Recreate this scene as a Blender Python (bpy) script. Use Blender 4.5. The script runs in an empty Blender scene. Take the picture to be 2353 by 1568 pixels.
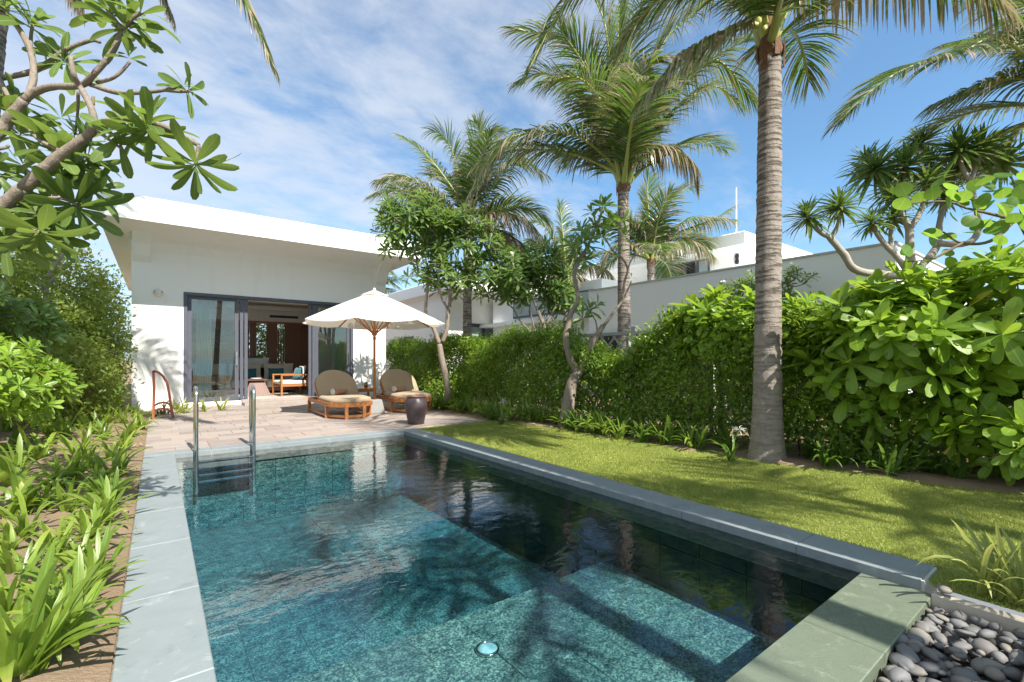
import bpy, bmesh, math, random
import numpy as np
from mathutils import Vector, Matrix
R = math.radians
random.seed(7); rng = np.random.default_rng(7)
scene = bpy.context.scene
COL = scene.collection

# ------------------------------------------------------------------ camera
YAW = 0.6495; CAMH = 1.15; FPX = 1073.3; HORY = 826.8; CX = 1176.5
cam_data = bpy.data.cameras.new('camera'); cam = bpy.data.objects.new('camera', cam_data); COL.objects.link(cam)
cam.location = (0, 0, CAMH); cam.rotation_euler = (R(90), 0, -YAW)
cam_data.sensor_width = 36; cam_data.lens = 36 * FPX / 2353.0; cam_data.shift_y = (HORY - 784) / 2353.0
cam_data.clip_start = 0.05; cam_data.clip_end = 6000
scene.camera = cam
# ------------------------------------------------------------------ light, sky, exposure
SUN_EL, SUN_AX = R(47), 0.06            # the sun stands over -Y, a little to +X
sd = Vector((SUN_AX, -1, 0)).normalized() * math.cos(SUN_EL); sd.z = math.sin(SUN_EL)
sun_data = bpy.data.lights.new('sun', 'SUN'); sun_data.energy = 4.6; sun_data.angle = R(0.53); sun_data.color = (1.0, 0.95, 0.86)
sun = bpy.data.objects.new('sun', sun_data); COL.objects.link(sun)
sun.rotation_euler = sd.to_track_quat('Z', 'Y').to_euler(); sun.location = sd * 60
scene.view_settings.view_transform = 'Standard'; scene.view_settings.look = 'None'
scene.view_settings.exposure = 1.02; scene.view_settings.gamma = 1; scene.view_settings.use_curve_mapping = False
world = bpy.data.worlds.new('World'); scene.world = world; world.use_nodes = True
def build_world():
    nt = world.node_tree; N = nt.nodes; L = nt.links; N.clear()
    def n(t, **k):
        o = N.new(t)
        for a, b in k.items(): setattr(o, a, b)
        return o
    out = n('ShaderNodeOutputWorld'); bg = n('ShaderNodeBackground'); bg.inputs[1].default_value = 0.116
    sky = n('ShaderNodeTexSky', sky_type='NISHITA'); sky.sun_disc = False; sky.sun_elevation = SUN_EL; sky.sun_rotation = R(180 - 3.4)
    sky.altitude = 5; sky.air_density = 1.0; sky.dust_density = 0.6; sky.ozone_density = 2.2
    tc = n('ShaderNodeTexCoord'); sep = n('ShaderNodeSeparateXYZ'); L.new(tc.outputs['Generated'], sep.inputs[0])
    def mth(op, a, b=None, c=None, clamp=False):
        m = n('ShaderNodeMath', operation=op, use_clamp=clamp)
        for i, v in enumerate((a, b, c)):
            if v is None: continue
            if isinstance(v, (int, float)): m.inputs[i].default_value = v
            else: L.new(v, m.inputs[i])
        return m.outputs[0]
    zz = mth('ADD', mth('MAXIMUM', sep.outputs[2], 0.0), 0.16)
    px = mth('DIVIDE', sep.outputs[0], zz); py = mth('DIVIDE', sep.outputs[1], zz)
    cmb = n('ShaderNodeCombineXYZ'); L.new(px, cmb.inputs[0]); L.new(py, cmb.inputs[1])
    mp = n('ShaderNodeMapping'); L.new(cmb.outputs[0], mp.inputs[0]); mp.inputs['Rotation'].default_value = (0, 0, R(28)); mp.inputs['Scale'].default_value = (0.78, 1.2, 1)
    n1 = n('ShaderNodeTexNoise'); L.new(mp.outputs[0], n1.inputs[0]); n1.inputs['Scale'].default_value = 1.3; n1.inputs['Detail'].default_value = 9; n1.inputs['Roughness'].default_value = 0.6; n1.inputs['Distortion'].default_value = 0.5
    n2 = n('ShaderNodeTexNoise'); L.new(mp.outputs[0], n2.inputs[0]); n2.inputs['Scale'].default_value = 5.5; n2.inputs['Detail'].default_value = 7; n2.inputs['Roughness'].default_value = 0.62; n2.inputs['Distortion'].default_value = 0.3
    # broad cover: thick over +Y / -X, thin towards +X
    cov = mth('MULTIPLY_ADD', sep.outputs[0], -0.27, 0.155)
    f = mth('ADD', mth('MULTIPLY_ADD', n2.outputs[0], 0.46, mth('SUBTRACT', n1.outputs[0], 0.09)), cov)
    mr = n('ShaderNodeMapRange', interpolation_type='SMOOTHSTEP'); L.new(f, mr.inputs[0]); mr.inputs[1].default_value = 0.50; mr.inputs[2].default_value = 0.90
    mr.inputs[3].default_value = 0.06; mr.inputs[4].default_value = 0.76
    hz = n('ShaderNodeMapRange', interpolation_type='SMOOTHSTEP'); L.new(sep.outputs[2], hz.inputs[0]); hz.inputs[1].default_value = 0.0; hz.inputs[2].default_value = 0.30; hz.inputs[3].default_value = 0.55; hz.inputs[4].default_value = 0.0
    fac = mth('MAXIMUM', mr.outputs[0], hz.outputs[0], clamp=True)
    mix = n('ShaderNodeMix', data_type='RGBA'); L.new(fac, mix.inputs[0]); tint = n('ShaderNodeMix', data_type='RGBA', blend_type='MULTIPLY'); tint.inputs[0].default_value = 1; L.new(sky.outputs[0], tint.inputs[6]); tint.inputs[7].default_value = (0.60, 0.86, 0.94, 1)
    L.new(tint.outputs[2], mix.inputs[6]); mix.inputs[7].default_value = (3.5, 3.75, 4.15, 1)
    L.new(mix.outputs[2], bg.inputs[0]); L.new(bg.outputs[0], out.inputs[0])
build_world()
cy = scene.cycles
cy.max_bounces = 8; cy.diffuse_bounces = 4; cy.glossy_bounces = 4; cy.transmission_bounces = 6; cy.transparent_max_bounces = 16
cy.volume_bounces = 0; cy.sample_clamp_indirect = 4; cy.caustics_reflective = False; cy.caustics_refractive = False
cy.use_denoising = True

# pixel of the photograph (2353 wide) -> place in the world, used to measure where things stand
SA, CA = math.sin(YAW), math.cos(YAW)
def G(u, v, z=0.0):
    d = FPX * (CAMH - z) / (v - HORY); r = (u - CX) / FPX * d
    return Vector((d * SA + r * CA, d * CA - r * SA, z))
def AD(u, v, d):
    r = (u - CX) / FPX * d
    return Vector((d * SA + r * CA, d * CA - r * SA, CAMH - (v - HORY) * d / FPX))
def AY(u, v, Y):
    t = (u - CX) / FPX; X = Y * (SA + t * CA) / (CA - t * SA); d = X * SA + Y * CA
    return Vector((X, Y, CAMH - (v - HORY) * d / FPX))
def AX(u, v, X):
    t = (u - CX) / FPX; Y = X * (CA - t * SA) / (SA + t * CA); d = X * SA + Y * CA
    return Vector((X, Y, CAMH - (v - HORY) * d / FPX))

# ------------------------------------------------------------------ mesh helpers
class MB:
    def __init__(s): s.v = []; s.f = []; s.m = []; s.sm = []; s.uv = []
    def add(s, vs, fs, mi=0, smooth=False, uvs=None):
        o = len(s.v); s.v.extend([tuple(p) for p in vs])
        for k, f in enumerate(fs):
            s.f.append(tuple(i + o for i in f)); s.m.append(mi); s.sm.append(smooth)
            s.uv.append([uvs[i] for i in f] if uvs is not None else [(0, 0)] * len(f))
        return s
    def box(s, x0, x1, y0, y1, z0, z1, mi=0):
        return s.add([(x0,y0,z0),(x1,y0,z0),(x1,y1,z0),(x0,y1,z0),(x0,y0,z1),(x1,y0,z1),(x1,y1,z1),(x0,y1,z1)],
                     [(0,3,2,1),(4,5,6,7),(0,1,5,4),(1,2,6,5),(2,3,7,6),(3,0,4,7)], mi)
    def cbox(s, x0, x1, y0, y1, z0, z1, c, mi=0):
        # box with chamfered upper edges
        c = min(c, (x1-x0)/3, (y1-y0)/3, (z1-z0)/2)
        vs = [(x0,y0,z0),(x1,y0,z0),(x1,y1,z0),(x0,y1,z0),(x0,y0,z1-c),(x1,y0,z1-c),(x1,y1,z1-c),(x0,y1,z1-c),
              (x0+c,y0+c,z1),(x1-c,y0+c,z1),(x1-c,y1-c,z1),(x0+c,y1-c,z1)]
        return s.add(vs, [(0,3,2,1),(0,1,5,4),(1,2,6,5),(2,3,7,6),(3,0,4,7),(4,5,9,8),(5,6,10,9),(6,7,11,10),(7,4,8,11),(8,9,10,11)], mi)
    def bar(s, a, b, w, h, up=(0,0,1), mi=0):
        a = Vector(a); b = Vector(b); d = (b-a).normalized(); up = Vector(up)
        sx = d.cross(up)
        if sx.length < 1e-4: sx = d.cross(Vector((1,0,0)))
        sx.normalize(); sz = sx.cross(d).normalized()
        vs = [p + sx*i*w/2 + sz*j*h/2 for p in (a, b) for i, j in ((-1,-1),(1,-1),(1,1),(-1,1))]
        return s.add(vs, [(0,1,2,3),(4,7,6,5),(0,4,5,1),(1,5,6,2),(2,6,7,3),(3,7,4,0)], mi)
    def tube(s, pts, rad, n=8, mi=0, caps=True, jitter=0, smooth=True):
        pts = [Vector(p) for p in pts]
        if not hasattr(rad, '__len__'): rad = [rad]*len(pts)
        rings = []; prev = None; acc = 0
        for i, p in enumerate(pts):
            t = (pts[min(i+1, len(pts)-1)] - pts[max(i-1, 0)])
            t = t.normalized() if t.length > 1e-9 else Vector((0,0,1))
            if prev is None:
                a = t.cross(Vector((0,0,1)));
                if a.length < 1e-3: a = t.cross(Vector((1,0,0)))
                a.normalize()
            else:
                a = (prev - t*prev.dot(t)); a.normalize()
            prev = a; b = t.cross(a)
            rings.append([p + (a*math.cos(2*math.pi*k/n) + b*math.sin(2*math.pi*k/n))*rad[i]*(1+random.uniform(-jitter, jitter)) for k in range(n)])
        vs = [q for r in rings for q in r]
        uvs = [(k/n, i/(len(pts)-1)) for i in range(len(pts)) for k in range(n)]
        fs = [(i*n+k, i*n+(k+1)%n, (i+1)*n+(k+1)%n, (i+1)*n+k) for i in range(len(pts)-1) for k in range(n)]
        if caps: fs += [tuple(range(n-1, -1, -1)), tuple((len(pts)-1)*n+k for k in range(n))]
        return s.add(vs, fs, mi, smooth, uvs)
    def lathe(s, prof, c=(0,0,0), n=24, mi=0, smooth=True, cap0=True, cap1=True):
        vs = [(c[0]+r*math.cos(2*math.pi*k/n), c[1]+r*math.sin(2*math.pi*k/n), c[2]+z) for r, z in prof for k in range(n)]
        fs = [(i*n+k, i*n+(k+1)%n, (i+1)*n+(k+1)%n, (i+1)*n+k) for i in range(len(prof)-1) for k in range(n)]
        if cap0: fs.append(tuple(range(n-1, -1, -1)))
        if cap1: fs.append(tuple((len(prof)-1)*n+k for k in range(n)))
        return s.add(vs, fs, mi, smooth)
    def prism(s, poly, z0, z1, mi=0):
        n = len(poly); vs = [(x,y,z0) for x,y in poly] + [(x,y,z1) for x,y in poly]
        return s.add(vs, [tuple(range(n-1,-1,-1)), tuple(range(n, 2*n))] + [(i, (i+1)%n, n+(i+1)%n, n+i) for i in range(n)], mi)
    def grid(s, fn, nu, nv, mi=0, smooth=True):
        vs = [fn(i/nu, j/nv) for j in range(nv+1) for i in range(nu+1)]
        uvs = [(i/nu, j/nv) for j in range(nv+1) for i in range(nu+1)]
        return s.add(vs, [(j*(nu+1)+i, j*(nu+1)+i+1, (j+1)*(nu+1)+i+1, (j+1)*(nu+1)+i) for j in range(nv) for i in range(nu)], mi, smooth, uvs)
    def mesh(s, name, mats, off=(0,0,0)):
        me = bpy.data.meshes.new(name)
        v = [(p[0]-off[0], p[1]-off[1], p[2]-off[2]) for p in s.v]
        me.from_pydata(v, [], s.f)
        for m in (mats if isinstance(mats, (list, tuple)) else [mats]): me.materials.append(m)
        me.polygons.foreach_set('material_index', s.m); me.polygons.foreach_set('use_smooth', s.sm)
        ul = me.uv_layers.new(name='UVMap'); ul.data.foreach_set('uv', [c for f in s.uv for q in f for c in q])
        me.update(); return me
WL = {}
def wl(o): return WL.get(o.name, (0,0,0)) if o else (0,0,0)
def tagp(o, label=None, cat=None, group=None, kind=None):
    if label: o['label'] = label
    if cat: o['category'] = cat
    if group: o['group'] = group
    if kind: o['kind'] = kind
    return o
def thing(name, label, cat, loc=(0,0,0), group=None):
    o = bpy.data.objects.new(name, None); COL.objects.link(o); o.empty_display_size = 0.1
    o.location = loc; WL[o.name] = tuple(loc)
    return tagp(o, label, cat, group)
def part(name, mb, mats, parent=None, origin=None, kind=None, label=None, bevel=0, subsurf=0):
    """mesh written in world coordinates (or the thing's own when the thing stands at the origin)"""
    pw = wl(parent); org = pw if origin is None else origin
    me = mb.mesh(name, mats, org)
    o = bpy.data.objects.new(name, me); COL.objects.link(o)
    if parent: o.parent = parent
    o.location = (org[0]-pw[0], org[1]-pw[1], org[2]-pw[2]); WL[o.name] = tuple(org)
    if bevel:
        m = o.modifiers.new('bevel', 'BEVEL'); m.width = bevel; m.segments = 2; m.limit_method = 'ANGLE'; m.angle_limit = R(40); m.harden_normals = False
    if subsurf:
        m = o.modifiers.new('sub', 'SUBSURF'); m.levels = subsurf; m.render_levels = subsurf
    return tagp(o, label, None, None, kind)
def solid(name, mb, mats, label, cat, group=None, origin=(0,0,0), bevel=0, subsurf=0):
    return tagp(part(name, mb, mats, None, origin, bevel=bevel, subsurf=subsurf), label, cat, group)
def struct(name, mb, mats, parent=None, bevel=0):
    o = part(name, mb, mats, parent, bevel=bevel)
    if parent is None: o['kind'] = 'structure'
    return o
def share(name, me, parent, M):
    """another object on the same mesh, placed by a world matrix"""
    o = bpy.data.objects.new(name, me); COL.objects.link(o)
    if parent:
        o.parent = parent; p = wl(parent)
        M = Matrix.Translation((-p[0], -p[1], -p[2])) @ M
    o.matrix_basis = M
    return o
def copy_tree(src, loc=None, rotz=None, parent=None):
    c = src.copy(); COL.objects.link(c); c.parent = parent
    if loc is not None: c.location = loc
    if rotz is not None: c.rotation_euler = (0, 0, rotz)
    for ch in src.children: copy_tree(ch, parent=c)
    return c

# ------------------------------------------------------------------ materials
MATS = {}
class NT:
    def __init__(s, name):
        s.mat = bpy.data.materials.new(name); s.mat.use_nodes = True; s.nt = s.mat.node_tree; s.N = s.nt.nodes; s.L = s.nt.links
        s.N.clear(); s.out = s.N.new('ShaderNodeOutputMaterial')
    def n(s, t, **k):
        o = s.N.new(t)
        for a, b in k.items(): setattr(o, a, b)
        return o
    def put(s, sock, v):
        if isinstance(v, bpy.types.NodeSocket): s.L.new(v, sock)
        elif isinstance(v, (tuple, list)) and len(v) == 3 and sock.type == 'RGBA': sock.default_value = (*v, 1)
        else: sock.default_value = v
    def math(s, op, a, b=None, c=None, clamp=False):
        m = s.n('ShaderNodeMath', operation=op, use_clamp=clamp)
        for i, v in enumerate((a, b, c)):
            if v is not None: s.put(m.inputs[i], v)
        return m.outputs[0]
    def mix(s, f, a, b, blend='MIX'):
        m = s.n('ShaderNodeMix', data_type='RGBA', blend_type=blend); s.put(m.inputs[0], f); s.put(m.inputs[6], a); s.put(m.inputs[7], b); return m.outputs[2]
    def noise(s, scale, detail=4, rough=0.55, vec=None, dist=0, ns=None):
        t = s.n('ShaderNodeTexNoise'); t.inputs['Scale'].default_value = scale; t.inputs['Detail'].default_value = detail; t.inputs['Roughness'].default_value = rough; t.inputs['Distortion'].default_value = dist
        if vec is not None: s.L.new(vec, t.inputs[0])
        return t.outputs[0]
    def pos(s, scale=None):
        g = s.n('ShaderNodeNewGeometry').outputs['Position']
        if scale is None: return g
        m = s.n('ShaderNodeMapping'); s.L.new(g, m.inputs[0]); m.inputs['Scale'].default_value = scale; return m.outputs[0]
    def obj(s, scale=None):
        g = s.n('ShaderNodeTexCoord').outputs['Object']
        if scale is None: return g
        m = s.n('ShaderNodeMapping'); s.L.new(g, m.inputs[0]); m.inputs['Scale'].default_value = scale; return m.outputs[0]
    def ramp(s, f, stops):
        r = s.n('ShaderNodeValToRGB'); s.put(r.inputs[0], f); e = r.color_ramp.elements
        while len(e) < len(stops): e.new(0.5)
        for i, (p, c) in enumerate(stops): e[i].position = p; e[i].color = (*c, 1) if len(c) == 3 else c
        return r.outputs[0]
    def rand(s):
        a = s.n('ShaderNodeNewGeometry').outputs['Random Per Island']; b = s.n('ShaderNodeObjectInfo').outputs['Random']
        return s.math('FRACT', s.math('ADD', a, b))
    def bump(s, h, strength=0.3, dist=0.01, normal=None):
        b = s.n('ShaderNodeBump'); b.inputs['Strength'].default_value = strength; b.inputs['Distance'].default_value = dist; s.put(b.inputs['Height'], h)
        if normal is not None: s.L.new(normal, b.inputs['Normal'])
        return b.outputs[0]
    def bsdf(s, col, rough=0.6, spec=0.5, metal=0, normal=None, coat=0, sheen=0):
        p = s.n('ShaderNodeBsdfPrincipled'); s.put(p.inputs['Base Color'], col); s.put(p.inputs['Roughness'], rough); s.put(p.inputs['Specular IOR Level'], spec); s.put(p.inputs['Metallic'], metal)
        p.inputs['Coat Weight'].default_value = coat; p.inputs['Sheen Weight'].default_value = sheen
        if normal is not None: s.L.new(normal, p.inputs['Normal'])
        return p.outputs[0]
    def done(s, sh): s.L.new(sh, s.out.inputs[0]); return s.mat
def plain(name, col, rough=0.6, var=0.12, scale=8, bump=0.15, bscale=60, bdist=0.003, metal=0, spec=0.5, coat=0, sheen=0):
    t = NT(name); f = t.noise(scale, 5, 0.6, t.pos())
    c = t.mix(f, tuple(x*(1-var) for x in col), tuple(min(1, x*(1+var)) for x in col))
    r = t.math('MULTIPLY_ADD', t.noise(scale*2.3, 3, 0.5, t.pos()), 0.2, rough-0.1, clamp=True)
    return t.done(t.bsdf(c, r, spec, metal, t.bump(t.noise(bscale, 4, 0.6, t.pos()), bump, bdist), coat, sheen))
def leafmat(name, c1, c2, trans, tw=0.35, rough=0.4, rib=(0.45,0.55,0.2), ribw=0.05, veins=True, spec=0.5, tip=None, tipamt=0.0, old=None):
    """leaf with pale midrib and side veins drawn along its UVs"""
    t = NT(name); uv = t.n('ShaderNodeUVMap').outputs[0]; sp = t.n('ShaderNodeSeparateXYZ'); t.L.new(uv, sp.inputs[0])
    rnd = t.rand(); big = t.noise(1.7, 3, 0.6, t.pos())
    big = t.math('MULTIPLY_ADD', big, 1.9, -0.45)
    c = t.mix(t.math('MULTIPLY_ADD', rnd, 0.55, t.math('MULTIPLY_ADD', big, 0.65, -0.12), clamp=True), tuple(x*0.8 for x in c1), c2)
    if old:
        c = t.mix(t.math('GREATER_THAN', rnd, 1-old[1]), c, old[0])
    ax = t.math('ABSOLUTE', t.math('SUBTRACT', sp.outputs[0], 0.5))
    h = None
    if rib is not None:
        m = t.math('SUBTRACT', 1.0, t.math('DIVIDE', ax, ribw), clamp=True)
        c = t.mix(t.math('MULTIPLY', m, 0.75), c, rib)
        h = m
    if veins:
        w = t.math('ABSOLUTE', t.math('SINE', t.math('MULTIPLY', t.math('SUBTRACT', sp.outputs[1], t.math('MULTIPLY', ax, 0.55)), 62.0)))
        w = t.math('POWER', w, 6.0)
        c = t.mix(t.math('MULTIPLY', w, 0.18), c, rib or c2)
        h = w if h is None else t.math('ADD', w, h)
    if tip is not None:
        tn = t.noise(7, 3, 0.6, t.pos())
        m = t.n('ShaderNodeMapRange', interpolation_type='SMOOTHSTEP'); t.put(m.inputs[0], t.math('ADD', sp.outputs[1], t.math('ADD', t.math('MULTIPLY', tn, 0.5), t.math('MULTIPLY', rnd, 0.4))))
        m.inputs[1].default_value = 1.45-tipamt; m.inputs[2].default_value = 1.7-tipamt
        c = t.mix(m.outputs[0], c, tip)
    nrm = t.bump(h, 0.25, 0.002) if h is not None else None
    c = t.mix(t.math('MULTIPLY_ADD', t.noise(34, 4, 0.65, t.pos()), 0.9, -0.2, clamp=True), t.mix(1.0, c, (0.84,0.86,0.82), 'MULTIPLY'), t.mix(1.0, c, (1.42,1.36,1.35), 'MULTIPLY'))
    gl = t.math('MULTIPLY_ADD', rnd, 0.25, rough-0.1)
    a = t.bsdf(c, gl, spec, 0, nrm)
    tr = t.n('ShaderNodeBsdfTranslucent'); t.put(tr.inputs[0], t.mix(0.5, c, trans))
    mx = t.n('ShaderNodeMixShader'); mx.inputs[0].default_value = tw; t.L.new(a, mx.inputs[1]); t.L.new(tr.outputs[0], mx.inputs[2])
    return t.done(mx.outputs[0])
def make_materials():
    M = MATS
    # white render on the villas: faint stains
    t = NT('white_render'); f = t.noise(1.1, 6, 0.6, t.pos()); f2 = t.noise(0.9, 4, 0.6, t.pos((6, 6, 0.6)))
    c = t.mix(f, (0.90,0.885,0.85), (0.94,0.925,0.895)); st = t.n('ShaderNodeMapRange', interpolation_type='SMOOTHSTEP'); t.put(st.inputs[0], f2); st.inputs[1].default_value = 0.5; st.inputs[2].default_value = 0.8; c = t.mix(t.math('MULTIPLY', st.outputs[0], 0.16), c, (0.66,0.64,0.58))
    M['white'] = t.done(t.bsdf(c, 0.75, 0.3, 0, t.bump(t.noise(90, 4, 0.6, t.pos()), 0.25, 0.003)))
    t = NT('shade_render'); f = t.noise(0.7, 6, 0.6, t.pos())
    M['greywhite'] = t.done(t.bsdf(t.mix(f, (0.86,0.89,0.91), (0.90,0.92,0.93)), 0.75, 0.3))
    # blue grey slate coping with pale clouding and per slab tone
    def stone(name, a, b, d, sp=(2.0, 3.2, 2.0), rough=0.55, pale=None, bumps=0.35):
        t = NT(name); p = t.pos(); f = t.noise(3.2, 8, 0.62, t.pos(sp), 0.8); r = t.n('ShaderNodeObjectInfo').outputs['Random']
        c = t.mix(f, a, b); c = t.mix(t.math('MULTIPLY', r, 0.7), c, d)
        g = t.noise(38, 5, 0.7, p); c = t.mix(t.math('MULTIPLY', g, 0.25), c, d)
        if pale:
            m = t.n('ShaderNodeMapRange', interpolation_type='SMOOTHSTEP'); t.put(m.inputs[0], t.noise(5.5, 7, 0.7, p, 1.2)); m.inputs[1].default_value = 0.55; m.inputs[2].default_value = 0.78
            c = t.mix(t.math('MULTIPLY', m.outputs[0], 0.8), c, pale)
            m2 = t.n('ShaderNodeMapRange', interpolation_type='SMOOTHSTEP'); t.put(m2.inputs[0], t.noise(2.7, 8, 0.72, t.pos((1,2,1)), 0.8)); m2.inputs[1].default_value = 0.52; m2.inputs[2].default_value = 0.75
            c = t.mix(t.math("MULTIPLY", m2.outputs[0], 0.45), c, tuple(x*0.6 for x in a))
        h = t.math('ADD', t.noise(20, 6, 0.65, p), t.math('MULTIPLY', t.noise(120, 3, 0.6, p), 0.4))
        return t.done(t.bsdf(c, t.math('MULTIPLY_ADD', f, 0.2, rough-0.1), 0.45, 0, t.bump(h, bumps, 0.004)))
    M['slate'] = stone('blue_grey_slate', (0.165,0.19,0.20), (0.285,0.315,0.32), (0.215,0.25,0.26), pale=(0.38,0.41,0.41))
    M['slate_side'] = stone('weathered_slate_edge', (0.20,0.20,0.18), (0.40,0.40,0.35), (0.28,0.27,0.24), rough=0.6)
    M['green_stone'] = stone('wet_green_stone', (0.10,0.12,0.09), (0.20,0.23,0.17), (0.15,0.18,0.13), sp=(5,5,5), rough=0.28, pale=(0.38,0.42,0.31), bumps=0.5)
    M['grout'] = plain('pale_grout', (0.50,0.51,0.49), 0.8)
    M['joint'] = plain('terrace_joint', (0.36,0.31,0.27), 0.85)
    # pinkish terrace stone
    t = NT('pink_terrace_stone'); p = t.pos((1.2, 7.0, 1)); f = t.noise(3.0, 8, 0.7, p, 0.5); r = t.n('ShaderNodeObjectInfo').outputs['Random']
    c = t.ramp(t.math('MULTIPLY_ADD', f, 0.75, t.math('MULTIPLY', r, 0.28), clamp=True), [(0.25,(0.20,0.16,0.14)), (0.45,(0.30,0.25,0.225)), (0.6,(0.355,0.31,0.28)), (0.72,(0.35,0.24,0.17)), (0.85,(0.28,0.27,0.26))])
    M['terrace'] = t.done(t.bsdf(c, 0.7, 0.35, 0, t.bump(t.noise(14, 6, 0.65, t.pos()), 0.5, 0.006)))
    # pool stone tile: mottled mosaic, with caustic sparkle painted into its pale cells
    t = NT('green_pool_tile'); p = t.pos(); r = t.n('ShaderNodeObjectInfo').outputs['Random']
    v = t.n('ShaderNodeTexVoronoi', feature='F1'); v.inputs['Scale'].default_value = 92; t.L.new(p, v.inputs[0])
    w = t.n('ShaderNodeSeparateColor'); t.L.new(v.outputs['Color'], w.inputs[0])
    c = t.ramp(t.math('MULTIPLY_ADD', w.outputs[0], 0.52, t.math('MULTIPLY', t.noise(11, 8, 0.8, p, 0.6), 0.58)), [(0.25,(0.042,0.092,0.092)), (0.45,(0.105,0.18,0.16)), (0.6,(0.195,0.285,0.235)), (0.76,(0.44,0.53,0.40))])
    c = t.mix(t.math('MULTIPLY', r, 0.35), c, (0.07,0.15,0.15))
    M['pool_tile'] = t.done(t.bsdf(c, 0.5, 0.3, 0, t.bump(w.outputs[0], 0.4, 0.004)))
    M['pool_wall_shade'] = plain('shaded_pool_wall', (0.030,0.052,0.062), 0.45, var=0.5, scale=22, bump=0.4)  # same tile as the other walls, with the right wall's shade put into the colour
    M['pool_base'] = plain('pool_render', (0.11,0.19,0.16), 0.7)
    # water: clear, reflecting, slowly absorbing red light
    t = NT('pool_water'); p = t.pos()
    wv = t.noise(2.2, 2, 0.5, t.pos((1.0, 1.6, 1)), 0.6); w2 = t.noise(9.5, 3, 0.55, t.pos((1.0, 1.5, 1)), 0.4); w3 = t.noise(30, 2, 0.5, p)
    h = t.math('ADD', t.math('MULTIPLY', wv, 1.0), t.math('ADD', t.math('MULTIPLY', w2, 0.30), t.math('MULTIPLY', w3, 0.05)))
    nb = t.bump(h, 0.15, 0.030)
    fr = t.n('ShaderNodeFresnel'); fr.inputs[0].default_value = 1.42; t.L.new(nb, fr.inputs['Normal'])
    gl = t.n('ShaderNodeBsdfGlossy'); gl.inputs['Roughness'].default_value = 0.0; t.L.new(nb, gl.inputs['Normal'])
    # caustic dapple painted as a cell pattern in the transparency colour
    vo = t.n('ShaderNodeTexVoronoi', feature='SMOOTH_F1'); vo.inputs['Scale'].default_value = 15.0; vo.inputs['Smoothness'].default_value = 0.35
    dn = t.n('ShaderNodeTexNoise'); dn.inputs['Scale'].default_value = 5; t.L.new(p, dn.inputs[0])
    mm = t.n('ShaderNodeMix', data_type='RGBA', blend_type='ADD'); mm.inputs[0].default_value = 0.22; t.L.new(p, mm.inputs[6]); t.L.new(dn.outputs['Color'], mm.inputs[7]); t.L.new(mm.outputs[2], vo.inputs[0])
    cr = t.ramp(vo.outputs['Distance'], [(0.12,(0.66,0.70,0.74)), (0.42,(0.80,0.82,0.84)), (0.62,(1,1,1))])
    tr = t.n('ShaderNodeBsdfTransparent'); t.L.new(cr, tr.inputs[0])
    mx = t.n('ShaderNodeMixShader'); t.L.new(fr.outputs[0], mx.inputs[0]); t.L.new(tr.outputs[0], mx.inputs[1]); t.L.new(gl.outputs[0], mx.inputs[2])
    va = t.n('ShaderNodeVolumeAbsorption'); va.inputs[0].default_value = (0.08,0.69,0.89,1); va.inputs[1].default_value = 0.50; t.L.new(va.outputs[0], t.out.inputs['Volume'])
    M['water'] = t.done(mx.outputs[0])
    # sea far behind the camera
    t = NT('sea_water'); M['sea'] = t.done(t.bsdf((0.03,0.22,0.33), 0.15, 0.5, 0, t.bump(t.noise(0.6, 4, 0.6, t.pos()), 0.4, 0.3)))
    # window glass
    t = NT('window_glass'); fr = t.n('ShaderNodeFresnel'); fr.inputs[0].default_value = 1.6
    gl = t.n('ShaderNodeBsdfGlossy'); gl.inputs['Roughness'].default_value = 0.0; tr = t.n('ShaderNodeBsdfTransparent'); tr.inputs[0].default_value = (0.86,0.92,0.90,1)
    mx = t.n('ShaderNodeMixShader'); t.L.new(t.math('MULTIPLY', fr.outputs[0], 2.2, clamp=True), mx.inputs[0]); t.L.new(tr.outputs[0], mx.inputs[1]); t.L.new(gl.outputs[0], mx.inputs[2]); M['glass'] = t.done(mx.outputs[0])
    M['far_glass'] = plain('far_window_glass', (0.30,0.38,0.40), 0.12, spec=0.9)
    M['frame'] = plain('dark_grey_frame', (0.085,0.09,0.115), 0.45, bump=0.05)
    def wood(name, a, b, rough=0.45, sc=(3,3,28)):
        t = NT(name); o = t.obj(sc); f = t.noise(2.2, 6, 0.6, o, 1.5); g = t.noise(9, 4, 0.6, t.pos())
        c = t.mix(f, a, b); c = t.mix(t.math('MULTIPLY', g, 0.25), c, tuple(x*0.6 for x in a))
        return t.done(t.bsdf(c, rough, 0.45, 0, t.bump(f, 0.15, 0.003)))
    M['teak'] = wood('orange_teak', (0.34,0.125,0.035), (0.52,0.21,0.07), sc=(6,6,6))
    M['red_wood'] = wood('red_brown_wood', (0.36,0.10,0.045), (0.46,0.15,0.065), sc=(4,4,4))
    M['dark_wood'] = wood('dark_interior_wood', (0.14,0.058,0.034), (0.28,0.125,0.066))
    M['table_wood'] = wood('slatted_table_wood', (0.11,0.045,0.028), (0.22,0.10,0.065))
    t = NT('tan_fabric'); f = t.noise(3, 4, 0.6, t.pos()); w = t.n('ShaderNodeTexWave'); w.inputs['Scale'].default_value = 130; w.inputs['Distortion'].default_value = 1.0; t.L.new(t.pos(), w.inputs[0])
    M['tan'] = t.done(t.bsdf(t.mix(f, (0.33,0.25,0.165), (0.41,0.32,0.215)), 0.9, 0.2, 0, t.bump(w.outputs[0], 0.2, 0.002), 0, 0.2))
    M['cream'] = plain('cream_fabric', (0.70,0.62,0.51), 0.9, sheen=0.2, bscale=200)
    M['teal'] = plain('teal_fabric', (0.035,0.16,0.20), 0.85, sheen=0.2, bscale=200)
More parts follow.
